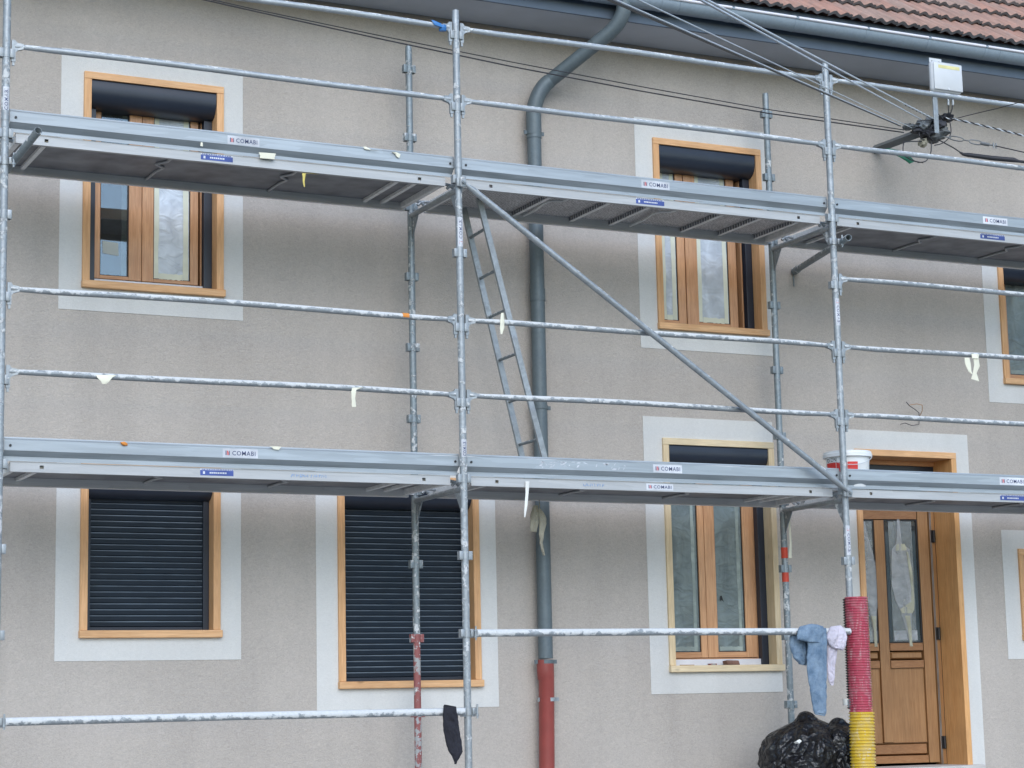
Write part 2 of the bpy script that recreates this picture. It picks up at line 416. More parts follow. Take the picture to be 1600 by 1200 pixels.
# name: outer trim, casing
WIN = {
 1: dict(t=(.59, 1.853, 1.109, 2.882), f=(.742, 1.712, 1.26, 2.735)),
 2: dict(t=(4.965, 6.137, 1.106, 2.889), f=(5.117, 6.087, 1.255, 2.74)),
 3: dict(t=(.595, 1.838, -1.175, .235), f=(.751, 1.692, -1.03, .10)),
 4: dict(t=(2.371, 3.728, -1.52, .215), f=(2.527, 3.594, -1.38, .08)),
 5: dict(t=(4.96, 6.10, -1.455, .59), f=(5.118, 6.097, -1.30, .432)),
 7: dict(t=(8.217, 9.50, .845, 2.24), f=(8.375, 9.345, 1.0, 2.10)),
 8: dict(t=(8.258, 9.55, -1.232, -.197), f=(8.413, 9.39, -1.085, -.348)),
}
DT = (6.72, 7.968, GZ-.2, .564); DF = (6.848, 7.832, GZ-.2, .412)
CB = .05                                                # casing board width
holes = [(d['f'][0]+.02, d['f'][1]-.02, d['f'][2]+.02, d['f'][3]-.02) for d in WIN.values()]+[(DF[0]+.02, DF[1]-.02, DF[2]-1, DF[3]-.02)]
g = MB().sheet(HX0, HX1, GZ-.3, HZ1, W, W+.34, holes)
obj('wall', g, M['wall'], house)
for k, d in list(WIN.items())+[(6, dict(t=DT, f=DF))]:
    t_ = d['t']; f_ = d['f']
    g = MB().sheet(t_[0], t_[1], t_[2], t_[3], W-.004, W+.001, [(f_[0]+.015, f_[1]-.015, f_[2]+.015 if k != 6 else -9, f_[3]-.015)])
    obj('window_surround' if k != 6 else 'door_surround', g, M['trim'], house)
# rooms behind the openings
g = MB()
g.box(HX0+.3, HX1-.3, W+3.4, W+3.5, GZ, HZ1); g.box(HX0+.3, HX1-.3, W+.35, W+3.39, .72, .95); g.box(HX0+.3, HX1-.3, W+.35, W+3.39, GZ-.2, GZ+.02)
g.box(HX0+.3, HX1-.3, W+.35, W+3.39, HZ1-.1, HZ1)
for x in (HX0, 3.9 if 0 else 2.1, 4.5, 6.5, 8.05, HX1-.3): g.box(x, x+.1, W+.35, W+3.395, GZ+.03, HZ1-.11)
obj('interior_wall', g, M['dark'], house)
g = MB(); g.box(HX0, HX0+.3, W+.34, W+9, GZ-.3, HZ1); g.box(HX1-.3, HX1, W+.34, W+9, GZ-.3, HZ1); g.box(HX0+.3, HX1-.3, W+8.7, W+9, GZ-.3, HZ1)
obj('side_wall', g, M['wall'], house)
g = MB()
for xa in (HX0, HX1-.3):
    v = [(x_, y_, z_) for x_ in (xa, xa+.3) for y_, z_ in ((W-.2, HZ1+.03), (W+8.9, HZ1+.03), (W+4.3, HZ1+3.75))]
    g.add(v, [(0, 1, 2), (3, 5, 4), (0, 3, 4, 1), (1, 4, 5, 2), (2, 5, 3, 0)])
obj('gable_wall', g, M['wall'], house)

# eaves
EY, EZ = .555, 3.453
g = MB(); g.box(HX0-.4, HX1+.4, EY+.022, W-.002, HZ1+.001, HZ1+.03); obj('soffit', g, M['soffit'], house)
g = MB(); g.box(HX0-.4, HX1+.4, EY, EY+.02, EZ-.01, 3.722, bev=.003); obj('fascia', g, M['fascia'], house)
gr = thing('gutter', None, None, (3, .47, 3.6), parent=house)
GYc, GZc, GR = .471, 3.600, .074
prof = [(GYc+GR*math.cos(a), GZc+GR*math.sin(a)) for a in [math.pi+math.pi*i/16 for i in range(17)]]
prof2 = [(GYc+(GR-.003)*math.cos(a), GZc+(GR-.003)*math.sin(a)) for a in [2*math.pi-math.pi*i/16 for i in range(17)]]
xs = [HX0-.4, -5, -2, 1.0, 4.05, 5.02, 8.0, 11, HX1+.4]
for a, b in zip(xs, xs[1:]):
    obj('gutter_length', MB().extr(prof+prof2, a+.001, b-.001), M['gutter'], gr, smooth=35)
g = MB(); n0 = HX0-.4
k = 0
bx = [at(px, py, GYc-GR).x for px, py in ((1145, 8), (1245, 23), (1356, 40), (1452, 55), (1541, 68))]
stp = (bx[-1]-bx[0])/4
brk = sorted([bx[0]+stp*i for i in range(-19, 0)]+bx+[bx[-1]+stp*i for i in range(1, 8)])
brk = [b for b in brk if HX0-.4 < b < HX1+.4]
ed = [HX0-.4]+brk+[HX1+.4]
for a, b in zip(ed, ed[1:]): g.path([(a+.012, GYc-GR-.003, GZc+.008), (b-.012, GYc-GR-.003, GZc+.008)], .0115, 10)
obj('gutter_bead', g, M['bead'], gr, smooth=40)
p3 = [(GYc+(GR+.003)*math.cos(a), GZc+(GR+.003)*math.sin(a)) for a in [math.pi+math.pi*i/16 for i in range(17)]]
p4 = [(GYc+(GR+.0005)*math.cos(a), GZc+(GR+.0005)*math.sin(a)) for a in [2*math.pi-math.pi*i/16 for i in range(17)]]
bm_ = MB().extr(p3+p4, -.012, .012).box(-.01, .01, GYc-GR-.012, GYc-GR+.01, GZc-.002, GZc+.012).mesh('gutter_bracket', M['gutter'], 35)
for b in brk: obj('gutter_bracket', bm_, None, gr, loc=(b, 0, 0))

# roof
roof = thing('roof', None, None, (3, .2, 3.5), parent=house)
TH = math.radians(40); RS = (.515, 3.688)                   # foot of the slope
def rp(x, s, h=0): return (x, RS[0]+s*math.cos(TH)-h*math.sin(TH), RS[1]+s*math.sin(TH)+h*math.cos(TH))
g = MB()
L = 6.3
g.add([rp(HX0-.5, .1, -.03), rp(HX1+.5, .1, -.03), rp(HX1+.5, L, -.03), rp(HX0-.5, L, -.03)], [(0, 1, 2, 3)])
a = rp(0, L, -.03); g.add([(HX0-.5, a[1], a[2]), (HX1+.5, a[1], a[2]), (HX1+.5, W+9.4, HZ1), (HX0-.5, W+9.4, HZ1)], [(0, 1, 2, 3)])
obj('roof_deck', g, M['terrac'], roof)
# one interlocking tile: two rolls and a side rib, thick nose at the foot
TW, TL = .215, .355
def tile_mesh():
    nx = 16; prof = []
    for i in range(nx+1):
        u = i/nx; h = .026*(.5-.5*math.cos(4*math.pi*u))**.9 + (.014 if u > .93 else 0)
        prof.append((u*(TW+.006), h))
    m = MB(); rings = []
    for s_, dz in ((0, .046), (.010, .052), (TL+.04, .004)):
        rings.append((s_, dz))
    for li, (s_, dz) in enumerate(rings):
        for x, h in prof: m.v.append((x, s_*math.cos(TH)-(h+dz)*math.sin(TH), s_*math.sin(TH)+(h+dz)*math.cos(TH)))
    for s_, dz in ((0, .022), (.14, .006)):
        for x, h in prof: m.v.append((x, s_*math.cos(TH)-(h*.9+dz)*math.sin(TH), s_*math.sin(TH)+(h*.9+dz)*math.cos(TH)))
    n = nx+1
    for li in range(2):
        for i in range(nx): m.f.append([li*n+i, li*n+i+1, (li+1)*n+i+1, (li+1)*n+i]); m.m.append(0)
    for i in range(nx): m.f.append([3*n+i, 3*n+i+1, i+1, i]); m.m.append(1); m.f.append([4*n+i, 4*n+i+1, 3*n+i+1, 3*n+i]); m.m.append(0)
    return m
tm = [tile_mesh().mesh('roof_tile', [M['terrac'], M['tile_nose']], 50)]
cnt = 0
for c_ in range(8):
    for i in range(int((10.2-3.4)/TW)+1):
        if cnt >= 290: break
        o = rp(3.4+i*TW+random.uniform(-.002, .002), c_*TL+random.uniform(-.004, .004))
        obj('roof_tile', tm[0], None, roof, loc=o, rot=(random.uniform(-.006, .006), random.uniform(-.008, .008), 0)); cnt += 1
g = MB()                                                     # the tiles left, right and above of those: one mass
def tile_run(x0, x1, s0, s1):
    nx = int((x1-x0)/(TW/8))
    s_ = s0
    while s_ < s1:
        r1 = [rp(x0+(x1-x0)*i/nx, s_,   .044+.026*(.5-.5*math.cos(4*math.pi*(i/8)))**.8) for i in range(nx+1)]
        r0 = [rp(x0+(x1-x0)*i/nx, s_, .002) for i in range(nx+1)]
        r2 = [rp(x0+(x1-x0)*i/nx, s_+TL+.03, .004+.026*(.5-.5*math.cos(4*math.pi*(i/8)))**.8) for i in range(nx+1)]
        k_ = nx+1
        g.add(r0+r1+r2, [(i, i+1, k_+i+1, k_+i) for i in range(nx)]+[(k_+i, k_+i+1, 2*k_+i+1, 2*k_+i) for i in range(nx)])
        s_ += TL
tile_run(HX0-.4, 3.39, 0, 8*TL-.01); tile_run(3.4+34*TW, HX1+.4, 0, 8*TL-.01); tile_run(HX0-.4, HX1+.4, 8*TL, L-.2)
obj('tile_field', g, M['terrac'], roof, kind='stuff')

# downpipe
dp = thing('downpipe', None, None, (4.065, .965, -1.2), parent=house)
PR = .0525
P0 = Vector((4.068, .965, 2.70)); 
def bend(a, b, c, n=6):
    a, b, c = Vector(a), Vector(b), Vector(c); return [a*(1-t)**2+b*2*t*(1-t)+c*t*t for t in [i/n for i in range(n+1)]]
top = at(974, -6, .468); low = at(838, 150, .90)
e1 = at(858, 127, .92); e2 = at(948, 55, .58)
g = MB().path([(4.062, .965, -1.19), (4.064, .965, .4), (4.066, .965, 1.45)], PR, 20); obj('pipe_length', g, M['zinc'], dp, smooth=40)
g = MB().path([(4.066, .965, 1.38), (4.066, .965, 1.47)], PR+.004, 20).path([(4.066, .965, 1.47), (4.068, .965, 2.62)], PR, 20); obj('pipe_length', g, M['zinc'], dp, smooth=40)
corner = at(839, 141, .95)
g = MB().path([(4.068, .965, 2.60), (4.068, .965, 2.70)]+bend((4.068, .965, 2.80), corner, e1, 7), PR+.004, 20); obj('pipe_elbow', g, M['zinc'], dp, smooth=40)
g = MB().path([e1+(e2-e1)*-.12, e1, e2+(e1-e2)*.02], PR, 20); obj('pipe_length', g, M['zinc'], dp, smooth=40)
g = MB().path([e1+(e2-e1)*.80]+bend(e2, e2+(e2-e1)*.24, (top.x, top.y, top.z-.10), 7)+[top, top+Vector((0, 0, .04))], PR+.004, 20); obj('pipe_elbow', g, M['zinc'], dp, smooth=40)
def band(z, x=4.065, r=PR+.005, mat='zinc'):
    g = MB().path([(x, .965, z-.013), (x, .965, z+.013)], r, 20)
    g.box(x+r-.004, x+r+.026, .960, .972, z-.014, z+.014); g.box(x-r-.022, x-r+.004, .960, .972, z-.014, z+.014)
    g.path([(x, .965+r, z), (x, W+.01, z)], .006, 6)
    obj('pipe_bracket', g, M[mat], dp, smooth=40)
band(at(833, 208, .965).z); band(at(842, 637, .965).z); band(at(851, 1034, .965).z, 4.060, PR+.01)
bot = at(854.5, 1195, .958); bot = Vector((4.064, .964, -1.345))+(bot-Vector((4.064, .964, -1.345)))*((GZ+1.345)/(bot.z+1.345))
g = MB().path([(4.058, .965, -1.20), (4.058, .965, -1.27), (4.06, .965, -1.33), (4.064, .964, -1.345), bot], [.0615, .0615, .060, .0555, .0555], 20)
obj('red_pipe', g, M['pvc_red'], dp, smooth=40)
band(at(852, 1093, .965).z, 4.074, .059, 'galv')

# ------------------------------------------------------------------ windows
def casing(win, f_, v, h, sill_nose=.018, depth=.21, y0=-.022, cb=CB, bottom=True):
    x0, x1, z0, z1 = f_
    for a, b in ((x0, x0+cb), (x1-cb, x1)):
        obj('casing_board', MB().box(a, b, W+y0, W+depth, z0+(cb if bottom else 0), z1-cb, bev=.003), M[v], win)
    obj('casing_board', MB().box(x0, x1, W+y0-.001, W+depth, z1-cb+.0005, z1, bev=.003), M[h], win)
    if bottom: obj('sill_board', MB().box(x0-.004, x1+.01, W+y0-sill_nose, W+depth, z0, z0+cb-.0005, bev=.006), M[h], win)
def shutter_box(win, x0, x1, z1, h=.172, d=.10):
    "rounded roller shutter head under the top casing board"
    y0 = W-.012; z0 = z1-h
    pr = [(y0+.004, z1-.002), (y0, z1-.008), (y0, z1-.06)]
    pr += [(y0+d*(1-math.cos(a)), z1-.06-(h-.06)*math.sin(a)) for a in [math.pi/2*i/8 for i in range(1, 9)]]
    pr += [(W+.2, z0), (W+.2, z1-.002)]
    obj('shutter_box', MB().extr(pr, x0+.001, x1-.001), M['navy'], win, smooth=35)
def guides(win, x0, x1, z0, z1, gw=.058, y0=.085, y1=.138):
    for a, b in ((x0, x0+gw), (x1-gw, x1)):
        g = MB().box(a, b, W+y0, W+y1, z0, z1, bev=.002)
        obj('shutter_guide', g, M['navy'], win)
SY = W+.145          # front of the timber sash
def sash_window(win, f_, rows, panes, film='film', cb=CB, ref=420, fr=None):
    """rows = z of glass bottom/top, stile bottom/top; panes = [(left px, right px, stile left px, stile right px)] at row ref"""
    x0, x1, z0, z1 = f_[0]+cb, f_[1]-cb, f_[2]+cb, f_[3]-cb
    gz0, gz1, sz0, sz1 = rows
    X = lambda px: at(px, ref, SY).x
    # fixed frame
    fw = .05
    obj('frame_post', MB().box(x0, x0+fw, SY+.02, SY+.085, z0, z1, bev=.002), M['larch_v'], win)
    obj('frame_post', MB().box(x1-fw-.012, x1, SY+.004, SY+.085, z0, z1, bev=.002), M['larch_v'], win)
    obj('frame_rail', MB().box(x0+fw, x1-fw-.013, SY+.02, SY+.085, sz1, z1, bev=.002), M['larch_h'], win)
    obj('frame_rail', MB().box(x0+fw, x1-fw-.013, SY+.012, SY+.085, z0, sz0-.004), M['larch_h'], win)
    obj('sill_strip', MB().box(x0+.05, x1-.055, SY-.035, SY+.01, z0+.001, sz0-.012, bev=.002), M['white_pvc'], win)
    for (a, b, c, d) in panes:
        a, b, c, d = X(a), X(b), X(c), X(d)             # glass a..b, sash c..d
        for q_ in ((c, a), (b, d)): obj('sash_stile', MB().box(*q_, SY, SY+.06, sz0, sz1, bev=.004), M['larch_v'], win)
        for q_ in ((sz0, gz0), (gz1, sz1)): obj('sash_rail', MB().box(a, b, SY+.001, SY+.06, *q_, bev=.003), M['larch_h'], win)
        g = MB().sheet(a-.001, b+.001, gz0-.001, gz1+.001, SY+.012, SY+.03, [(a+.006, b-.006, gz0+.006, gz1-.006)])
        obj('glazing_seal', g, M['seal'], win)
        obj('glass_pane', MB().box(a+.003, b-.003, SY+.020, SY+.026, gz0+.003, gz1-.003), M['glass'], win)
        if film is None: continue
        fl = film if isinstance(film, str) else film[panes.index((a, b, c, d))] if False else film
        yield a, b, gz0, gz1
def film_sheet(win, a, b, z0, z1, mat, y, amp=.006, seed=0):
    nx, nz = 14, 46; m = MB(); vs = []
    for j in range(nz+1):
        for i in range(nx+1):
            u, v = i/nx, j/nz; e = min(u, 1-u, v*3, (1-v)*3, .2)/.2
            q = Vector((u*3+seed, v*7, seed*1.7)); d = noise.noise(q)+.6*noise.noise(q*2.7)+.35*abs(noise.noise(q*5))
            vs.append((a+(b-a)*u, y+amp*e*d, z0+(z1-z0)*v))
    m.add(vs, [(j*(nx+1)+i, j*(nx+1)+i+1, (j+1)*(nx+1)+i+1, (j+1)*(nx+1)+i) for j in range(nz) for i in range(nx)])
    obj('plastic_sheet', m, M[mat], win, smooth=180)
def tape_strip(win, a, b, z0, z1, y, seed=0, mat='tape', rough=.006):
    "one torn strip of tape, ragged long edges"
    m = MB(); vert = (z1-z0) > (b-a); n = 16; vs = []
    for i in range(n+1):
        t = i/n
        for s_ in (0, 1):
            r_ = rough*noise.noise(Vector((t*9+seed, s_*5+seed*.3, 1)))
            if vert: vs.append((a+(b-a)*s_+r_, y, z0+(z1-z0)*t))
            else: vs.append((a+(b-a)*t, y, z0+(z1-z0)*s_+r_))
    m.add(vs, [(2*i, 2*i+1, 2*i+3, 2*i+2) for i in range(n)])
    obj('masking_tape', m, M[mat], win)

# window 1
def make_open_window(k, rows_px, panes, ref, casing_mats=('pine_v', 'pine_h'), film=('film', 'film'), box_h=.172, tape=True):
    d = WIN[k]; f_ = d['f']; x0, x1, z0, z1 = f_
    win = thing('window', None, None, ((x0+x1)/2, W, z0), parent=house)
    casing(win, f_, *casing_mats)
    shutter_box(win, x0+CB, x1-CB, z1-CB, box_h)
    guides(win, x0+CB, x1-CB, z0+CB, z1-CB-box_h)
    Z = lambda px, py: at(px, py, SY).z
    gz0, sz0 = Z(*rows_px[0]), Z(*rows_px[1]); gz1 = z1-CB-.085; sz1 = z1-CB-.03
    for i, (a, b, c, e) in enumerate(sash_window(win, f_, (gz0, gz1, sz0, sz1), panes, 'x', ref=ref)):
        if film[i]:
            film_sheet(win, a+.004, b-.004, c+.004, e-.004, film[i], SY+.0160, amp=.003 if film[i] == 'film' else .004, seed=k*3+i)
            if tape and film[i] == 'film':
                tw = .036; y = SY+.0125
                tape_strip(win, a+.004, a+.004+tw, c+.003, e-.003, y, k+i)
                tape_strip(win, b-.012-tw, b-.012, c+.003, e-.003, y, k+i+3)
                tape_strip(win, a+.042, b-.05, c+.003, c+.003+tw*1.1, y-.001, k+i+5)
                tape_strip(win, a+.042, b-.05, e-.003-tw, e-.003, y-.001, k+i+7)
            elif film[i] == 'film_dim':
                tape_strip(win, b-.055, b-.028, c+.003, e-.003, SY+.0125, k+i+3, 'tape_dim')
                tape_strip(win, a+.02, b-.03, c+.01, c+.04, SY+.0120, k+i+5, 'tape_dim')
    return win
M['tape_dim'] = film_mat('masking_tape_soaked', (.42, .49, .45), .50, .2)
w1 = make_open_window(1, ((180, 431), (180, 436.5)), [(156, 201, 145.5, 221), (239.7, 297.4, 221.8, 309.6)], 420, film=(None, 'film'))
w2 = make_open_window(2, ((1048, 500), (1048, 505)), [(1036, 1061, 1026, 1072.5), (1092, 1141, 1074, 1153)], 475)
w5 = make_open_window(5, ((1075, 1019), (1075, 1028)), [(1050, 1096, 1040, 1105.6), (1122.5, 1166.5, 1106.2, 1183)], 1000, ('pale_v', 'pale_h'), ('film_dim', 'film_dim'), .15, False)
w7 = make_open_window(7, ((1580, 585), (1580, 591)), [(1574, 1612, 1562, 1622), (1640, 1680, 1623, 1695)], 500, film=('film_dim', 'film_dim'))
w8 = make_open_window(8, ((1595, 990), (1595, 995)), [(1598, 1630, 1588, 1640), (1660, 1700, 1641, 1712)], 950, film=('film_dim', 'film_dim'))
# details of window 1's bare pane: a strip of grimy tape inside and a paper pinned to the glass
a = at(189, 400, SY+.04).x
tape_strip(w1, a, a+.05, 1.36, 2.55, SY+.036, 4, 'tape_dim', .01)
p = at(160, 376, SY+.018); q = at(184.5, 400, SY+.018)
obj('paper_note', MB().add([(p.x, SY+.018, p.z), (q.x, SY+.018, p.z-.008), (q.x+.004, SY+.0185, q.z), (p.x+.004, SY+.0185, q.z+.012)], [(0, 1, 2, 3)]), M['paper'], w1)
# torn hole in the film of window 5 (dark flake) 
p = at(1129, 937, SY+.01)
obj('torn_flake', MB().add([(p.x-.02, p.y, p.z+.028), (p.x-.008, p.y-.004, p.z+.03), (p.x+.014, p.y, p.z-.03), (p.x+.006, p.y, p.z-.012), (p.x-.022, p.y-.003, p.z-.016), (p.x-.012, p.y, p.z)], [(0, 5, 4), (0, 1, 3, 5), (1, 2, 3)]), M['seal'], w5)

def make_shutter_window(k):
    f_ = WIN[k]['f']; x0, x1, z0, z1 = f_
    win = thing('window', None, None, ((x0+x1)/2, W, z0), parent=house)
    casing(win, f_, 'pine_v', 'pine_h')
    shutter_box(win, x0+CB, x1-CB, z1-CB)
    guides(win, x0+CB, x1-CB, z0+CB, z1-CB-.17, gw=.04, y0=.075, y1=.14)
    P = .0385; a, b = x0+CB+.038, x1-CB-.038
    # curved slat with the sky highlight painted on its top shoulder
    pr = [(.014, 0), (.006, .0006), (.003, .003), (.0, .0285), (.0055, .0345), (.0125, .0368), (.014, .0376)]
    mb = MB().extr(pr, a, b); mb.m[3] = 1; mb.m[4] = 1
    me = mb.mesh('shutter_slat', [M['slat'], M['slat_highlight']], 15)
    z = z0+CB+.028; n = 0
    obj('bottom_bar', MB().box(a, b, W+.093, W+.112, z0+CB+.001, z-.002, bev=.003), M['navy'], win)
    while z < z1-CB-.14:
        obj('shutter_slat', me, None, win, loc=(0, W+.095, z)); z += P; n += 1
    return win
w3 = make_shutter_window(3); w4 = make_shutter_window(4)

# ------------------------------------------------------------------ front door
door = thing('front_door', None, None, (7.35, W, GZ), parent=house)
x0, x1, _, z1 = DF; SZ = at(1420, 1196, W+.2).z
RD = .235
obj('casing_board', MB().box(x0, x0+CB, W-.022, W+RD, GZ, z1-CB, bev=.003), M['pine_v'], door)
obj('casing_board', MB().box(x1-CB, x1, W-.022, W+RD, GZ, z1-CB, bev=.003), M['reveal'], door)
obj('casing_board', MB().box(x0, x1, W-.023, W+RD, z1-CB+.0005, z1, bev=.003), M['pine_h'], door)
obj('header_board', MB().box(x0+CB, x1-CB, W+RD-.035, W+RD, at(1400, 727, W+.2).z, z1-CB, bev=.002), M['larch_h'], door)
g = MB().box(x0+CB, x1-CB, W+RD-.02, W+RD+.04, at(1400, 742, W+.2).z, at(1400, 727, W+.2).z-.001, bev=.002)
obj('roller_head', g, M['navy'], door)
fx = x1-CB
g = MB().box(fx-.055, fx, W+RD+.001, W+RD+.07, SZ, .36, bev=.003).box(x0+CB, x0+CB+.05, W+RD+.001, W+RD+.07, SZ, .36, bev=.003)
obj('door_frame', g, M['door'], door)
obj('door_sill', MB().box(x0-.05, x1+.05, W-.12, W+.33, GZ, SZ-.004, bev=.01), plain('concrete_step', (.5, .48, .46), .9, .15), door)
# the leaf stands ajar: hinged on the right, swung inwards
HXp = Vector((fx-.058, W+RD+.012, 0)); ANG = math.radians(11.5); LW = .86
ux, uy = -math.cos(ANG), math.sin(ANG)               # along the leaf from the hinge
nx_, ny_ = -math.sin(ANG), -math.cos(ANG)            # outward face
def leafpt(s_, d, z): return (HXp.x+ux*s_+nx_*d, HXp.y+uy*s_+ny_*d, z)
def leafbox(mb, s0, s1, d0, d1, z0, z1, ch=.0):
    if ch:
        a = [leafpt(s, d0, z) for s, z in ((s0, z0), (s1, z0), (s1, z1), (s0, z1))]
        b = [leafpt(s, d1, z) for s, z in ((s0+ch, z0+ch), (s1-ch, z0+ch), (s1-ch, z1-ch), (s0+ch, z1-ch))]
    else:
        a = [leafpt(s, d0, z) for s, z in ((s0, z0), (s1, z0), (s1, z1), (s0, z1))]
        b = [leafpt(s, d1, z) for s, z in ((s0, z0), (s1, z0), (s1, z1), (s0, z1))]
    mb.add(a+b, [(0, 1, 2, 3), (4, 5, 6, 7), (0, 1, 5, 4), (1, 2, 6, 5), (2, 3, 7, 6), (3, 0, 4, 7)]); return mb
def leafz(px, py): return at(px, py, W+RD+.06).z
Lz0, Lz1 = SZ+.012, leafz(1440, 797)
zg1, zg0 = leafz(1410, 812), leafz(1410, 1004)
zs1, zs0 = leafz(1420, 1017), leafz(1420, 1031)
zp1, zp0 = leafz(1420, 1044), leafz(1420, 1160)
zk0 = leafz(1420, 1180)
ST, MU = .095, .09
sr = ST; pw = (LW-2*ST-MU)/2
cols_ = [(ST, ST+pw), (ST+pw+MU, ST+2*pw+MU)]
def dpart(name, s0, s1, z0, z1, d1=.0, mat='door', d0=-.045, ch=.004): obj(name, leafbox(MB(), s0, s1, d0, d1, z0, z1, ch), M[mat], door)
dpart('leaf_stile', 0, ST, Lz0, Lz1); dpart('leaf_stile', LW-ST, LW, Lz0, Lz1); dpart('leaf_mullion', ST+pw, ST+pw+MU, zp0, zg1)
dpart('leaf_rail', ST, LW-ST, zg1, Lz1, mat='door_h'); dpart('leaf_rail', ST, LW-ST, Lz0, zk0, mat='door_h')
for s0, s1 in cols_:
    dpart('leaf_rail', s0, s1, zs1, zg0, mat='door_h', d1=-.001); dpart('leaf_rail', s0, s1, zp1, zs0, mat='door_h', d1=-.001)
    dpart('door_panel', s0+.006, s1-.006, zs0+.006, zs1-.006, d1=-.006, d0=-.03, ch=.012)
    dpart('door_panel', s0, s1, zp0, zp1, d1=-.022, d0=-.035, ch=.0)
    dpart('door_glass', s0, s1, zg0, zg1, d1=-.018, d0=-.022, mat='glass', ch=0)
    g = MB(); e = .008
    for (a, b, c, d) in ((s0, s0+e, zg0, zg1), (s1-e, s1, zg0, zg1), (s0+e, s1-e, zg0, zg0+e), (s0+e, s1-e, zg1-e, zg1)): leafbox(g, a, b, -.016, -.006, c, d)
    obj('glazing_seal', g, M['seal'], door)
dpart('door_panel', ST+.004, LW-ST-.004, zk0+.004, zp0-.006, d1=-.006, d0=-.03, ch=.01, mat='door_h')
dpart('kick_rail', ST, LW-ST, zp0-.006, zp0+.0, d1=-.001, mat='door_h')
g = MB()
for d_ in (.003, .014): g.path([(fx-.056+d_, W+RD-.003, SZ), (fx-.056+d_, W+RD-.003, Lz1+.1)], .0025, 6)
obj('weather_strip', g, M['steel_g'], door)
for px, py in ((1452, 838), (1460, 990), (1468, 1160)):
    z = at(px, py, W+RD).z
    g = MB().path([(fx-.024, W+RD-.012, z-.045), (fx-.024, W+RD-.012, z+.045)], .009, 8).box(fx-.045, fx-.004, W+RD-.006, W+RD+.0005, z-.05, z+.05)
    obj('hinge', g, M['black'], door)
# gathered polythene taped over the two panes
def hang_film(prof, mat, name='plastic_sheet', th=.012, seed=0, d=-.008):
    "prof rows: (leaf position left, right, z)"
    rings = []
    for k_, (s0, s1, z) in enumerate(prof):
        r_ = []
        for i in range(14):
            a = 2*math.pi*i/14; u = .5-.5*math.cos(a)
            dd = d+th*.5*math.sin(a)+.006*noise.noise(Vector((u*4+seed, z*9, seed)))
            r_.append(leafpt(s0+(s1-s0)*u, dd, z+.004*noise.noise(Vector((u*6, seed, z*3)))))
        rings.append(r_)
    obj(name, MB().loft(rings), M[mat], door, smooth=60)
M['film_door'] = film_mat('draped_polythene', (.52, .55, .57), .38, 1.2)
def lp(px):                       # leaf position at an image column
    d_ = _f+_r*((px-800)/FO)+_u*((600-900)/FO)
    # intersect with the leaf plane
    n = Vector((nx_, ny_, 0)); t = ((HXp-CAM).dot(n))/d_.dot(n); P = CAM+d_*t
    return (P-HXp).dot(Vector((ux, uy, 0)))
def rows(lst): return [(lp(b), lp(a), leafz(1410, y)) for a, b, y in lst]
M['film_pane'] = film_mat('pane_film', (.34, .38, .38), .30, .8)
hang_film(rows([(1392.5, 1429, 1003.5), (1392.5, 1429, 900), (1392.5, 1429, 813)]), 'film_pane', seed=12, th=.002, d=-.014)
hang_film(rows([(1352, 1375, 1003.5), (1352, 1375, 900), (1352, 1375, 813)]), 'film_pane', seed=15, th=.002, d=-.014)
hang_film(rows([(1406, 1410, 806), (1406, 1411, 820), (1405, 1412, 838), (1403, 1413, 850), (1396, 1424, 858), (1394, 1426, 885), (1394, 1427, 915), (1398, 1427, 938), (1404, 1424, 952), (1408, 1421, 965), (1413, 1421, 985), (1415, 1421, 1000), (1416, 1421, 1010)]), 'film_door', seed=2)
hang_film(rows([(1352, 1356, 815), (1352, 1360, 840), (1352, 1368, 870), (1353, 1376, 900), (1354, 1374, 930), (1357, 1368, 955), (1360, 1366, 985), (1361, 1366, 1008)]), 'film_door', seed=5)
M['tape_d'] = film_mat('yellowed_tape', (.50, .50, .38), .6, .3)
hang_film(rows([(1404, 1416, 850), (1402, 1419, 856), (1402, 1419, 860)]), 'tape_d', 'masking_tape', .006, 1, -.003)
hang_film(rows([(1418, 1421, 862), (1421, 1426, 890), (1423, 1427, 920), (1422, 1427, 940), (1404, 1426, 952), (1407, 1423, 958)]), 'tape_d', 'masking_tape', .006, 3, -.003)
hang_film(rows([(1411, 1419, 962), (1414, 1420, 980), (1416, 1420, 1002), (1416, 1421, 1010)]), 'tape_d', 'masking_tape', .008, 4, .0)
hang_film(rows([(1358, 1366, 962), (1361, 1365, 985), (1361, 1366, 1010)]), 'tape_d', 'masking_tape', .008, 6, .0)
hang_film(rows([(1394, 1430, 985), (1394, 1430, 1000)]), 'film_door', 'plastic_sheet', .004, 8, -.014)
hang_film(rows([(1356, 1376, 985), (1357, 1376, 1000)]), 'film_door', 'plastic_sheet', .004, 9, -.014)

# ------------------------------------------------------------------ scaffold
sc = thing('scaffold', 'two level galvanised steel tube scaffold with guardrails and decks along the house front', 'scaffold', (3, .4, GZ))
PRD = .0243
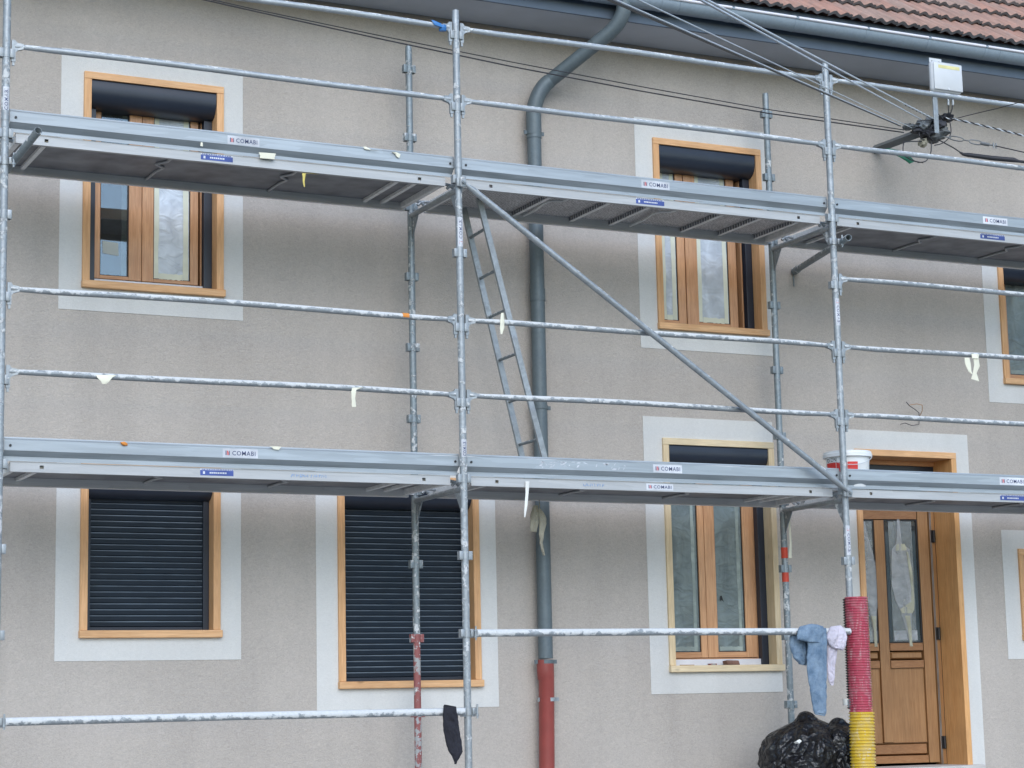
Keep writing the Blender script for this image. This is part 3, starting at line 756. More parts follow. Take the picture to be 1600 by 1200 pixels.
# print: a word turned into mesh polygons once
def text_polys(s):
    cu = bpy.data.curves.new('t', 'FONT'); cu.body = s; cu.size = 1; cu.offset = .008; cu.resolution_u = 2; cu.space_character = 1.12
    o = bpy.data.objects.new('t', cu); COL.objects.link(o)
    dg = bpy.context.evaluated_depsgraph_get(); me = bpy.data.meshes.new_from_object(o.evaluated_get(dg))
    v = [x.co.copy() for x in me.vertices]; f = [list(p.vertices) for p in me.polygons]
    bpy.data.objects.remove(o); bpy.data.meshes.remove(me); bpy.data.curves.remove(cu)
    x0 = min(p.x for p in v); x1 = max(p.x for p in v); z0 = min(p.y for p in v); z1 = max(p.y for p in v)
    return [((p.x-x0)/(x1-x0), (p.y-z0)/(z1-z0)) for p in v], f
TX = text_polys('COMABI')
EMB = [([(0, 0), (.22, 0), (.22, 1), (0, 1)], 1), ([(.32, .0), (.46, 0), (.62, 1), (.38, 1)], 2), ([(.62, 0), (.78, 0), (.80, .55), (.66, .9)], 2), ([(.84, 0), (1, 0), (1, 1), (.84, 1)], 1)]
def sticker(parent, loc, width, h, mapper=None, text=TX, mats=None, wear=0):
    "white label, small red and blue emblem and the word; mapper bends it"
    g = MB(); mp = mapper or (lambda x, z, d: (x, -d, z))
    nx = 1 if mapper is None else 8
    for j in range(nx):
        for i in range(nx):
            x0_, x1_ = -width/2+width*i/nx, -width/2+width*(i+1)/nx; z0_, z1_ = -h/2+h*j/nx, -h/2+h*(j+1)/nx
            g.add([mp(x0_, z0_, .0), mp(x1_, z0_, 0), mp(x1_, z1_, 0), mp(x0_, z1_, 0)], [(0, 1, 2, 3)], 0)
    th = h*.50; tw = width*.66; ox = -width/2+width*.27
    v = [mp(ox+x*tw, -th/2+z*th, .0008) for x, z in text[0]]; g.add(v, text[1], 1)
    for pl, mi in EMB: g.add([mp(-width/2+width*.08+x*width*.12, -th/2+z*th, .0008) for x, z in pl], [tuple(range(4))], 1 if mi == 1 else 2)
    obj('sticker', g, [M['sticker'], M['ink'], M['red']], parent, loc=loc)
def blue_sticker(parent, loc, width, h):
    g = MB().add([(-width/2, 0, -h/2), (width/2, 0, -h/2), (width/2, 0, h*.28), (-width/2, 0, h*.28)], [(0, 1, 2, 3)], 0)
    g.add([(-width/2, 0, h*.28), (width/2, 0, h*.28), (width/2, 0, h/2), (-width/2, 0, h/2)], [(0, 1, 2, 3)], 1)
    rnd = random.Random(3)
    x = -width*.22
    while x < width*.25:
        d = rnd.uniform(.010, .016); g.box(x, x+d*.7, -.0009, -.0002, -h*.22, h*.02, 1); x += d
    g.box(-width*.42, -width*.36, -.0009, -.0002, -h*.3, h*.1, 1)
    x = -width*.46
    while x < width*.45:
        d = rnd.uniform(.008, .02); g.box(x, x+d*.7, -.0009, -.0002, h*.32, h*.44, 0); x += d
    obj('sticker', g, [M['blue'], M['sticker']], parent, loc=loc)
def post_map(R_):
    def f(x, z, d):          # text runs upward; wraps round the tube, facing -Y
        a = z/R_; r_ = R_+.0008+d
        return (-r_*math.sin(a)*-1 if False else r_*math.sin(-a), -r_*math.cos(a), x)
    return f
def post_map_down(R_):
    def f(x, z, d):
        a = z/R_; r_ = R_+.0008+d
        return (r_*math.sin(a), -r_*math.cos(a), -x)
    return f

# collar: two box lugs left and right of the tube
cm = MB()
for s_ in (-1, 1):
    a, b = sorted((s_*.020, s_*.046))
    cm.box(a, b, -.020, -.014, -.028, .028, bev=.0015); cm.box(a, b, .014, .020, -.028, .028, bev=.0015)
    c_, d_ = sorted((s_*.041, s_*.046)); cm.box(c_, d_, -.0139, .0139, -.027, .027)
cm.path([(0, 0, -.027), (0, 0, .027)], PRD+.002, 16)
collar_me = cm.mesh('collar', M['galv'], 40); collar_in = cm.mesh('collar', M['post_in'], 40); collar_red = cm.mesh('collar', M['rust_red'], 40)
def gusset(parent, x, y, z, side, mat='post_in'):
    g = MB()
    yy = (y+.015, y+.16) if side > 0 else (y-.16, y-.015)
    ya, yb = (y+side*.015, y+side*.15)
    g.add([(x-.004, ya, z), (x-.004, yb, z), (x-.004, ya, z-.20), (x+.004, ya, z), (x+.004, yb, z), (x+.004, ya, z-.20)],
          [(0, 1, 2), (3, 5, 4), (0, 3, 4, 1), (1, 4, 5, 2), (2, 5, 3, 0)])
    obj('gusset', g, M[mat], parent)
COLL = [n*.5-.05 for n in range(-4, 7)]
POSTS = {}
for X in (0, 3, 6, 9):
    # outer post
    segs = [(-.06+2, 3.125), (-.06, 1.9395), (GZ+.2, -.0605)]
    o = MB()
    dx = {0: .02, 3: 0, 6: 0, 9: 0}[X]
    o.path([(X, 0, GZ+.25), (X, 0, -.14), (X, 0, 1.86), (X, 0, 3.10), (X, 0, 3.125)], [PRD, PRD, PRD, PRD, PRD*.93], 20)
    for zj in (.03, 2.03): o.path([(X, 0, zj), (X, 0, zj+.06)], PRD+.0018, 20)
    p = obj('post', o, M['post'], sc, smooth=40); POSTS[(X, 0)] = p
    for z in COLL:
        obj('collar', collar_me, None, p, loc=(X, 0, z))
    for zt in (0, 2): gusset(p, X, 0, zt-.10, 1, 'post')
    obj('base_jack', MB().path([(X, 0, GZ+.01), (X, 0, GZ+.3)], .017, 12).box(X-.07, X+.07, -.07, .07, GZ+.001, GZ+.01).path([(X, 0, GZ+.2), (X, 0, GZ+.245)], .04, 8), M['galv'], p, smooth=40)
    # inner post
    o = MB()
    o.path([(X, .8, GZ+.25), (X, .8, -1.07)], PRD, 20, m=1 if X == 3 else 0, cap=False)
    o.path([(X, .8, -1.07), (X, .8, 3.09), (X, .8, 3.12)], [PRD, PRD, PRD*.9], 20)
    for zj in (.03, 2.03): o.path([(X, .8, zj), (X, .8, zj+.05)], PRD+.0018, 20)
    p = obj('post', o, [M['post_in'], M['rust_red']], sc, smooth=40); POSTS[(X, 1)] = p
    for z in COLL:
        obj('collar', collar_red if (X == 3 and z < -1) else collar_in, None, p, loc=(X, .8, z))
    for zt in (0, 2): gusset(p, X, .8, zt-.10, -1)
    obj('base_jack', MB().path([(X, .8, GZ+.01), (X, .8, GZ+.3)], .017, 12).box(X-.07, X+.07, .73, .87, GZ+.001, GZ+.01).path([(X, .8, GZ+.2), (X, .8, GZ+.245)], .04, 8), M['galv'], p, smooth=40)
    for zt in (0, 2):
        obj('transom', MB().path([(X, .024, zt-.115), (X, .776, zt-.115)], .019, 14), M['galv'], sc, smooth=40)
# red tape bands on the inner post by the door
p = POSTS[(6, 1)]
for px, py, h in ((1226, 864, .04), (1228, 902, .035)):
    q = at(px, py, .8); obj('red_band', MB().path([(6, .8, q.z-h), (6, .8, q.z+h)], PRD+.0012, 18), M['rust_b'] if 'rust_b' in M else plain('red_band_paint', (.55, .06, .03), .6, .5), p, smooth=40)
# printed labels wrapped on the posts
def plabel(key, px, py, ln, down=False):
    q = at(px, py, -.024); p = POSTS[key]
    sticker(p, (key[0], 0, q.z), ln, .042, (post_map_down if down else post_map)(PRD))
plabel((3, 0), 718, 362, .20); plabel((6, 0), 1307, 487, .20, True); plabel((6, 0), 1325, 844, .21, True); plabel((3, 0), 723, 704, .15)
plabel((0, 0), 9, 160, .20)

# guardrails with flattened forks that drop into the collars
def guardrail(X0, z, mat='rail', sag=0.0, name='guardrail'):
    a, b = X0+.050, X0+2.950
    n = 12; pts = [(a, 0, z)]
    for i in range(1, n): 
        t = i/n; pts.append((a+.05+(b-a-.1)*t, 0, z+sag*4*t*(1-t)+.004*math.sin(t*7+X0*3+z*5)))
    pts.append((b, 0, z))
    r = obj(name, MB().path(pts, [.015]+[.0195]*(n-1)+[.015], 14), M['rail_clean' if z > 2 else mat], sc, smooth=40)
    for s_, x in ((1, a), (-1, b)):
        g = MB()
        # flattened tube end that widens into a fork plate hanging in the collar beside the post
        A = [(x+s_*.050, z-.016), (x+s_*.050, z+.016), (x+s_*.012, z+.022), (x+s_*.002, z+.038), (x-s_*.020, z+.038), (x-s_*.020, z-.098), (x+s_*.004, z-.098), (x+s_*.004, z-.040), (x+s_*.016, z-.026)]
        k_ = len(A)
        Q = [(p_[0], .016 if i in (0, 1) else .010, p_[1]) for i, p_ in enumerate(A)]+[(p_[0], -.016 if i in (0, 1) else -.010, p_[1]) for i, p_ in enumerate(A)]
        g.add(Q, [tuple(range(k_)), tuple(range(k_, 2*k_))]+[(i, (i+1) % k_, k_+(i+1) % k_, k_+i) for i in range(k_)])
        g.box(x-s_*.008-.007, x-s_*.008+.007, -.007, .007, z-.122, z-.0981)
        obj('rail_end', g, M['galv'], r)
    return r
GR_ = {}
for X0 in (0, 3, 6):
    for z in (.5, 1.0, 2.5, 3.0):
        GR_[(X0, z)] = guardrail(X0, z, sag=.006 if X0 == 0 else .004)
GR_[(6, 1.5)] = guardrail(6, 1.5, sag=.006)

# decks
def beam(x0, x1, y0, y1, z0, z1, holes, front=True):
    "channel: web with punched square holes, flanges top and bottom"
    g = MB().sheet(x0, x1, z0, z1, y0, y0+.003, holes)
    g.box(x0, x1, y0+.0031, y1, z0, z0+.003); g.box(x0, x1, y0+.0031, y1, z1-.003, z1)
    return g
def deck(X0, zt, kind):
    zb, ztp = zt-.088, zt-.028
    x0, x1 = X0+.075, X0+2.925
    d = thing('deck', None, None, (X0+1.5, .4, zt-.03), parent=sc)
    hs = [(X0+h-.012, X0+h+.012, (zb+ztp)/2-.010, (zb+ztp)/2+.011) for h in (.262, 2.738)]
    obj('side_beam', beam(x0, x1, .045, .075, zb, ztp, hs), M['alu'], d)
    g = MB().box(x0, x1, .7275, .755, zb-.012, ztp, bev=.003)
    obj('side_beam', g, M['alu_dull'], d)
    # dark backing of the punched holes is the beam's own hollow
    for xe in (x0, x1):
        s_ = 1 if xe == x0 else -1
        obj('end_beam', MB().box(min(xe, xe+s_*.035), max(xe, xe+s_*.035), .0751, .7273, zb+.004, ztp-.006, bev=.002), M['alu_dull'], d)
        for yy in (.13, .62):
            obj('deck_hook', MB().path([(xe+s_*.02, yy, zb+.03), (xe-s_*.04, yy, zb+.035), (xe-s_*.075, yy, zb+.030), (xe-s_*.10, yy, zb+.006)], .011, 8), M['galv'], d, smooth=40)
    if kind == 'ply':
        obj('deck_board', MB().box(x0+.036, x1-.036, .0755, .7265, ztp-.018, ztp-.004), M['ply'], d)
        xsr = [X0+.27, X0+1.08, X0+1.92, X0+2.62, X0+2.75]
    else:
        obj('deck_board', MB().box(x0+.036, x1-.036, .0755, .7265, ztp-.008, ztp-.003), M['perf'], d)
        xsr = [at(px, py, .10).x - 3 + X0 for px, py in ((865, 308), (957, 319), (1020, 328), (1135, 342), (1195, 349))]
        xsr += [X0+2.80]
    for i, x in enumerate(xsr):
        if kind == 'ply' and i in (1, 2):         # kinked flat strap
            g = MB()
            P_ = [(x, .08), (x, .24), (x-.05, .33), (x+.02, .40), (x, .50), (x, .722)]
            for (xa, ya), (xb, yb) in zip(P_, P_[1:]): g.path([(xa, ya, ztp-.028), (xb, yb, ztp-.028)], .009, 8)
            obj('cross_strap', g, M['alu'], d, smooth=40)
        else:
            g = MB().box(x-.014, x+.014, .0765, .7255, ztp-.040, ztp-.0185 if kind == 'ply' else ztp-.0085, bev=.002)
            if kind != 'ply':
                for k_ in range(18): g.box(x-.0185, x-.0142, .10+k_*.035, .118+k_*.035, ztp-.036, ztp-.012, 1)
            obj('cross_bar', g, [M['alu_dull'], M['ply']], d)
    if kind == 'perf':                             # hatch leaf and its bent stays
        for px, py in ((895, 320), (1065, 335)):
            x = at(px, py, .12).x-3+X0
            g = MB(); P_ = [(x, .09), (x-.02, .22), (x-.10, .26), (x-.11, .34), (x-.08, .52), (x-.08, .722)]
            for (xa, ya), (xb, yb) in zip(P_, P_[1:]): g.path([(xa, ya, ztp-.03), (xb, yb, ztp-.03)], .009, 8)
            obj('hatch_stay', g, M['alu_dull'], d, smooth=40)
    # toe board outside the deck: rolled steel section
    y = .040
    pr = [(y+.010, zt+.112), (y+.006, zt+.117), (y-.004, zt+.1165), (y-.007, zt+.108), (y-.006, zt+.104), (y-.012, zt+.099), (y-.012, zt+.036),
          (y+.024, zt+.004), (y+.024, zt-.008), (y-.004, zt-.009), (y-.004, zt-.0262), (y+.0, zt-.0262), (y+.0, zt-.012), (y+.0275, zt-.011), (y+.0275, zt+.005), (y-.008, zt+.038), (y-.008, zt+.098), (y-.002, zt+.105), (y+.004, zt+.112)]
    tb = obj('toe_board', MB().extr(pr, X0+.035, X0+2.985), M['toe'], sc, smooth=30)
    for x in (X0+.07, X0+2.955):
        obj('bolt', MB().path([(x, y-.018, zt+.065), (x, y-.0122, zt+.065)], .008, 8), M['black'], tb)
    return d, tb
DK = {}
for X0 in (0, 3, 6):
    DK[(X0, 0)] = deck(X0, 0, 'ply'); DK[(X0, 2)] = deck(X0, 2, 'perf' if X0 == 3 else 'ply')
def tsticker(key, px, py, wpx):
    q = at(px, py, .0215); a = at(px-wpx/2, py, .02); b = at(px+wpx/2, py, .02)
    sticker(DK[key][1], (q.x, .0274, key[1]+.067), b.x-a.x, .056)
tsticker((0, 2), 381, 223, 50); tsticker((3, 2), 1025, 292.5, 44); tsticker((6, 2), 1556, 347, 38)
tsticker((0, 0), 376, 710, 55); tsticker((3, 0), 1044, 734.5, 45); tsticker((6, 0), 1583, 756, 40)
def bstick(key, px, py, wpx, blue=True):
    q = at(px, py, .044); a = at(px-wpx/2, py, .044); b = at(px+wpx/2, py, .044); d = DK[key][0]
    z = key[1]-.058
    if blue: blue_sticker(d, (q.x, .0442, z+.004), b.x-a.x, .042)
    else: sticker(d, (q.x, .0442, z), b.x-a.x, .045)
bstick((0, 2), 339, 244, 50); bstick((3, 2), 1016, 317, 44); bstick((6, 2), 1551, 371, 38); bstick((0, 0), 339, 736, 52); bstick((6, 0), 1582, 778, 38)
bstick((3, 0), 1031, 759, 42, False)
# blue marker scribble on two beams
def scribble(key, px0, px1, py, seed):
    rnd = random.Random(seed); g = MB(); a = at(px0, py, .044); b = at(px1, py, .044); x = a.x; z = key[1]-.058
    while x < b.x:
        h = rnd.uniform(.008, .02); g.path([(x, .0436, z-h*.6), (x+rnd.uniform(-.004, .008), .0436, z+h*.5)], .0018, 5)
        if rnd.random() < .6: g.path([(x, .0436, z+rnd.uniform(-.01, .01)), (x+.014, .0436, z+rnd.uniform(-.01, .01))], .0016, 5)
        x += rnd.uniform(.012, .022)
    obj('pen_marks', g, plain('pen_blue', (.22, .36, .60), .6, .3), DK[key][0])
scribble((0, 0), 455, 510, 742, 2); scribble((3, 0), 912, 944, 756, 4)
# smear of dried render on the lower middle toe board
g = MB(); rnd = random.Random(8)
for i in range(46):
    px = 842+rnd.random()**1.3*135; q = at(px, 726, .0215); l_ = rnd.uniform(.01, .05); z = rnd.uniform(.042, .094); th = rnd.uniform(-1, 1.2)
    dx_, dz_ = math.cos(th)*l_/2, math.sin(th)*min(l_/2, .012); w_ = rnd.uniform(.002, .008)
    z = min(max(z, .040+abs(dz_)+w_), .097-abs(dz_)-w_)
    g.add([(q.x-dx_, .0275, z-dz_), (q.x+dx_*.3, .0275, z-w_*rnd.random()), (q.x+dx_, .0275, z+dz_), (q.x-dx_*.2, .0275, z+w_)], [(0, 1, 2, 3)])
obj('render_smear', g, M['sticker'], DK[(3, 0)][1])

# diagonal brace
A = at(724, 284, -.06); B = at(1328, 769, -.06)
A = Vector((A.x, -.055, A.z)); B = Vector((B.x, -.055, B.z)); D = (B-A).normalized()
br = obj('diagonal_brace', MB().path([A+D*.02, A+D*.10, B-D*.10, B-D*.02], [.012, .0215, .0215, .012], 16), M['galv'], sc, smooth=40)
for P_, nm in ((A, 1), (B, -1)):
    g = MB().box(P_.x-.022, P_.x+.022, -.06, -.05, P_.z-.035, P_.z+.035, bev=.006).path([(P_.x, -.085, P_.z), (P_.x, -.02, P_.z)], .009, 8).path([(P_.x, -.078, P_.z), (P_.x, -.066, P_.z)], .016, 6)
    g.box(P_.x-.04, P_.x-.005, -.05, -.022, P_.z-.03, P_.z+.03, bev=.004)
    obj('brace_clamp', g, M['galv'], br, smooth=30)
def coupler(parent, c, axis='x', mat='galv', post=None, name='coupler'):
    "half clamps round the post with a bolt and wing nut"
    x, y, z = c; g = MB()
    g.path([(x, y, z-.024), (x, y, z+.024)], PRD+.006, 14)
    g.box(x+.022, x+.05, y-.03, y-.022, z-.022, z+.022, bev=.003); g.box(x-.05, x-.022, y-.03, y-.022, z-.022, z+.022, bev=.003)
    g.path([(x+.045, y-.05, z+.045), (x+.045, y-.05, z-.045)], .006, 6); g.path([(x+.045, y-.05, z-.03), (x+.045, y-.05, z-.018)], .011, 6)
    obj(name, g, M[mat], parent, smooth=30)
# plain tubes clamped low outside the posts
for (p0, p1, nm) in ((at(8, 1131, -.05), at(690, 1111, -.05), 0), (at(742, 989.5, -.05), at(1311, 987, -.05), 3)):
    z = (-1.545 if nm == 0 else -1.05)
    t_ = obj('ledger_tube', MB().path([(nm+.05, -.05, z), (nm+1.5, -.05, z+.003), (nm+2.95, -.05, z)], .0242, 16), M['rail_thick'], sc, smooth=40)
    coupler(t_, (nm, 0, z)); coupler(t_, (nm+3, 0, z))
# wall ties: tubes that run through from in front of the post to the wall
def tie(P1, P2, cz, X):
    P1, P2 = Vector(P1), Vector(P2); D = (P2-P1).normalized(); n = 18
    N = D.cross(Vector((0, 0, 1))).normalized(); U = N.cross(D)
    r0, r1 = .0242, .0205
    rg = lambda P, r: [P+(N*math.cos(2*math.pi*i/n)+U*math.sin(2*math.pi*i/n))*r for i in range(n)]
    L_ = (P2-P1).length
    g = MB().loft([rg(P1+D*.5, r1), rg(P1+D*.002, r1), rg(P1, r1+.001), rg(P1, r0-.0005), rg(P1+D*.002, r0), rg(P1+D*L_, r0)], cap=True)
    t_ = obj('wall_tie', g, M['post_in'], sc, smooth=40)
    coupler(t_, (X, 0, cz), name='coupler')
    return t_, D
P1 = at(1326, 371, -.16); P2 = at(1241, 424, 1.045)
t_, D = tie(P1, P2, at(1300, 378, 0).z, 6)
q = P2-D*.03
obj('anchor_eye', MB().path([q, q+Vector((0, .03, -.02)), q+Vector((0, .03, -.12))], .005, 6).path([q-D*.06, q+D*.02], .03, 12), M['post_in'], t_, smooth=40)
P1 = at(60, 204, -.34); P2 = at(19, 256, .02); P2 = P1+(P2-P1)*(1.39/.36)
P2 = Vector((P2.x, 1.045, P2.z))
tie(P1, at(17, 257, .03)+(at(17, 257, .03)-P1)*.25, at(8, 252, 0).z, 0)

# ------------------------------------------------------------------ ladder
lad = thing('access_ladder', 'narrow aluminium ladder leaning up to the hatch in the upper deck', 'ladder', at(840, 712, .5))
ya, yb = .62, .32
LA0, LA1 = at(826, 716, ya), at(727, 330, ya)      # far stile
LB0, LB1 = at(861, 722, yb), at(752, 322, yb)      # near stile
LA0.z = LB0.z = -.025; 
def zat(P0, P1, z): t = (z-P0.z)/(P1.z-P0.z); return P0+(P1-P0)*t
LA0 = Vector((at(826, 716, ya).x, ya, -.03)); LA1 = zat(Vector((at(826, 700, ya).x, ya, at(826, 700, ya).z)), at(727, 335, ya), 1.93)
LB0 = Vector((at(860, 718, yb).x, yb, -.03)); LB1 = zat(Vector((at(856, 705, yb).x, yb, at(856, 705, yb).z)), at(755, 335, yb), 1.93)
xm0, xm1 = (LA0.x+LB0.x)/2, (LA1.x+LB1.x)/2
def stile(P0, P1):
    g = MB(); d = (P1-P0).normalized(); n = Vector((0, 1, 0)).cross(d).normalized(); y_ = Vector((0, 1, 0))
    v = []
    for P_ in (P0, P1):
        for sx, sy in ((-1, -1), (1, -1), (1, 1), (-1, 1)): v.append(P_+n*sx*.020+y_*sy*.011)
    g.add(v, [(0, 1, 2, 3), (4, 5, 6, 7), (0, 1, 5, 4), (1, 2, 6, 5), (2, 3, 7, 6), (3, 0, 4, 7)]); return g
for P0_, P1_ in ((LA0, LA1), (LB0, LB1)): obj('stile', stile(P0_, P1_), M['galv'], lad)
for (pxa, pya) in ((734, 371), (749, 435), (769, 496), (785, 563), (803, 628), (822, 695)):
    z = at(pxa, pya, ya).z
    a, b = zat(LA0, LA1, z), zat(LB0, LB1, z)
    obj('rung', MB().path([a, b], .0115, 10), M['post_in'], lad, smooth=40)

# ------------------------------------------------------------------ soft things on the scaffold
def soft(rowspx, n=16, fold=.004, seed=0, sub=3, wr=9, creased=False):
    "rows (xl, yl, xr, yr, Y, thickness) -> closed lofted shape with creases that run down it"
    if creased: n, sub = 56, 7
    R_ = []
    for i in range(len(rowspx)-1):
        for k in range(sub):
            t = k/sub; R_.append([rowspx[i][j]*(1-t)+rowspx[i+1][j]*t for j in range(6)])
    R_.append(list(rowspx[-1])); rings = []
    for ri, (xl, yl, xr, yr, Y, th) in enumerate(R_):
        if creased:
            e = 1.3; xl += e*noise.noise(Vector((yl*.13, seed, 3))); xr += e*noise.noise(Vector((yr*.13, seed, 9)))
        A_, B_ = at(xl, yl, Y), at(xr, yr, Y); C_ = (A_+B_)/2; H_ = (B_-A_)/2; ring = []
        for i in range(n):
            a = 2*math.pi*i/n; sa, ca = math.sin(a), math.cos(a)
            if creased:                     # flatter section with thin edges
                P = C_+H_*ca+Vector((0, -th*.8*math.copysign(abs(sa)**.7, sa), 0))
                u = ca*H_.length; v = yl/210.
                w0 = noise.noise(Vector((u*9+seed, v*5, seed)))
                r1 = 1-2.6*abs(noise.noise(Vector((u*24+w0*1.5+seed, v*7+u*6, seed*2.))))
                r2 = 1-2.6*abs(noise.noise(Vector((u*40-v*26+seed, v*22+u*20+w0*2, seed+4.))))
                r3 = 1-2.6*abs(noise.noise(Vector((u*70+seed, v*46-u*40, seed+8.))))
                P += Vector((0, -fold*(w0*1.6+r1*.9+r2*.6+r3*.28)*(.25+.75*abs(sa)), 0))
            else:
                P = C_+H_*ca+Vector((0, -th*sa, 0))
                q = Vector((P.x*wr*2.2+seed, P.y*wr, P.z*wr*.8+seed)); d = noise.noise(q)*1.2+abs(noise.noise(q*2.3))*.8-.3
                P = P+(H_.normalized()*ca*.5+Vector((0, -sa, 0)))*fold*d
            ring.append(P)
        rings.append(ring)
    return MB().loft(rings)
def single(name, label, cat, mb, mat, group=None, smooth=60):
    me = mb; xs = np.array(me.v); c = (xs.min(0)+xs.max(0))/2; c[2] = xs[:, 2].min()
    me.v = [tuple(np.array(v)-c) for v in me.v]
    o = obj(name, me, M[mat] if isinstance(mat, str) else mat, None, loc=tuple(c), smooth=smooth)
    o['label'] = label; o['category'] = cat
    if group: o['group'] = group
    return o

def two(name, label, cat, parts, group=None):
    vv = np.array([v for _, mb, _ in parts for v in mb.v]); c = (vv.min(0)+vv.max(0))/2; c[2] = vv[:, 2].min()
    t = thing(name, label, cat, tuple(c), group)
    for nm, mb, mat in parts: obj(nm, mb, M[mat], t, smooth=60)
    return t
TY = -.05          # axis of the clamped tube
jl = soft([(1266, 982, 1291, 981, -.078, .012), (1263, 992, 1291.5, 992, -.085, .016), (1262.5, 1006, 1291.5, 1006, -.088, .019), (1260.5, 1030, 1291.5, 1030, -.088, .020), (1260.5, 1045, 1291.5, 1045, -.086, .020), (1264, 1070, 1291.5, 1070, -.084, .019), (1267, 1090, 1291, 1091, -.082, .018), (1270.5, 1108, 1290.5, 1110, -.08, .018), (1273, 1116, 1289, 1119, -.08, .014)], fold=.0065, seed=2, creased=True)
jw = soft([(1250, 979, 1268, 974.5, -.070, .02), (1246, 986, 1278, 976, -.092, .024), (1245.5, 994, 1286, 979, -.098, .024), (1246, 999, 1288, 988, -.100, .022), (1258, 1002.5, 1280, 1003, -.100, .020), (1270, 1004, 1279, 1005, -.098, .012)], fold=.0075, seed=5, creased=True)
jb = soft([(1244, 982, 1262, 983, -.02, .014), (1235, 993, 1264, 994, -.015, .02), (1232.5, 1006, 1264, 1008, -.015, .022), (1236, 1019, 1263, 1022, -.015, .022), (1241, 1030, 1261, 1032, -.015, .020), (1248, 1038, 1259, 1040, -.015, .012)], fold=.009, seed=8, creased=True)
jh = soft([(1271, 1108, 1290.8, 1110.5, -.081, .0205), (1272.5, 1113, 1290, 1116, -.081, .0205)], fold=.003, seed=8, creased=True)
two('jeans', 'faded blue jeans hung over the low tube left of the red sleeve', 'jeans', [('trouser_leg', jl, 'jeans'), ('waist', jw, 'jeans'), ('folded_leg', jb, 'jeans'), ('hem', jh, 'jeans')])
s1 = soft([(1298, 979, 1313, 977, -.062, .014), (1295, 984, 1318, 982, -.08, .022), (1292, 990, 1321.5, 990, -.086, .026), (1291.5, 998, 1322, 999, -.088, .024), (1294, 1006, 1321, 1008, -.086, .020), (1300, 1012, 1318, 1014, -.084, .016), (1311, 1015, 1316, 1017, -.082, .008)], fold=.010, seed=3, creased=True)
s2 = soft([(1291, 996, 1310, 1000, -.05, .016), (1291, 1012, 1308, 1014, -.05, .018), (1291.5, 1030, 1305, 1031, -.05, .016), (1292, 1046, 1303.5, 1045, -.05, .014), (1293, 1056, 1303.5, 1054, -.05, .013), (1295, 1066, 1303, 1066, -.05, .012), (1298, 1071, 1301, 1071, -.05, .006)], fold=.009, seed=6, creased=True)
two('shirt', 'small pale lilac shirt draped over the tube between the jeans and red sleeve', 'shirt', [('shirt_body', s1, 'shirt'), ('shirt_sleeve', s2, 'shirt')])
single('cloth', 'black cloth hanging from the left low tube beside the post', 'cloth', soft([(694, 1101, 696, 1101, -.08, .006), (693, 1104, 712, 1104, -.08, .016), (692, 1115, 714, 1115, -.085, .026), (692, 1130, 716, 1130, -.085, .028), (694, 1145, 718, 1145, -.085, .028), (697, 1160, 720.5, 1160, -.085, .026), (701, 1174, 722, 1174, -.085, .024), (706, 1182, 718, 1183, -.085, .018), (709, 1189, 713.5, 1190, -.085, .010), (710, 1194, 712, 1194, -.085, .006)], fold=.008, seed=4, creased=True), 'cloth')

# tape scraps
def scrap(label, rws, mat='tape_y', nm='tape_scrap', cat='tape scrap', seed=0, fold=.003):
    return single(nm, label, cat, soft(rws, 8, fold, seed, 2, 14), mat, None)
scrap('cream masking tape flap folded over the second lowest rail at far left', [(150, 586, 182, 586, -.021, .003), (152, 590, 176, 590, -.024, .003), (157, 595, 171, 596, -.024, .003), (160, 600, 166, 600, -.022, .002)], seed=1)
scrap('cream masking tape strip dangling below the rail left of the inner post', [(550, 606, 568, 605, -.022, .003), (549, 612, 557, 609, -.023, .002), (549, 624, 555, 622, -.022, .0015), (550, 636, 556.5, 635.5, -.02, .0015)], seed=2)
scrap('tiny cream tape flap on the upper left toe board beside the white sticker', [(374, 233, 376, 233, .019, .002), (314, 222, 317, 223, .018, .002), (313, 228, 317, 229, .018, .002)][1:], seed=3)
scrap('cream tape patch stuck across the upper left toe board lip', [(404, 238, 431, 240, .020, .004), (406, 242, 430, 244, .020, .004), (406, 247, 429, 249, .020, .004)], seed=4)
scrap('twisted cream tape curled along the upper left toe board top', [(567, 229, 572, 229, .02, .003), (570, 233, 582, 235, .018, .004), (577, 234, 594, 236, .018, .003)], seed=5)
scrap('short cream tape curl at the right end of the upper left toe board', [(611, 238, 620, 238, .018, .004), (617, 240, 626, 241, .018, .003), (620, 245, 624, 247, .018, .002)], seed=6)
scrap('cream tape bit on the top edge of the lower left toe board', [(420, 697, 440, 698, .02, .003), (425, 699, 438, 700, .02, .003), (428, 702, 436, 703, .019, .002)], seed=7)
scrap('slim white tape loop hanging on the rail in front of the ladder', [(783, 489, 787, 489, -.02, .004), (782, 500, 788, 500, -.024, .004), (781, 512, 788, 512, -.02, .003), (782, 522, 785, 522, -.02, .002)], seed=8)
scrap('long white tape strip hanging from the lower deck left of the downpipe', [(821, 752, 827, 752, .035, .002), (821, 770, 826, 770, .035, .002), (820, 790, 824, 790, .034, .002), (819, 797, 823, 797, .034, .002), (819, 808, 821, 808, .034, .0015)], 'tape_white', seed=9)
scrap('long pale tape strip hanging beside the inner post with red bands', [(1235, 795, 1238, 795, .74, .002), (1232, 815, 1235, 815, .74, .002), (1234, 850, 1237, 850, .74, .002), (1232, 872, 1237, 872, .74, .002)], seed=10)
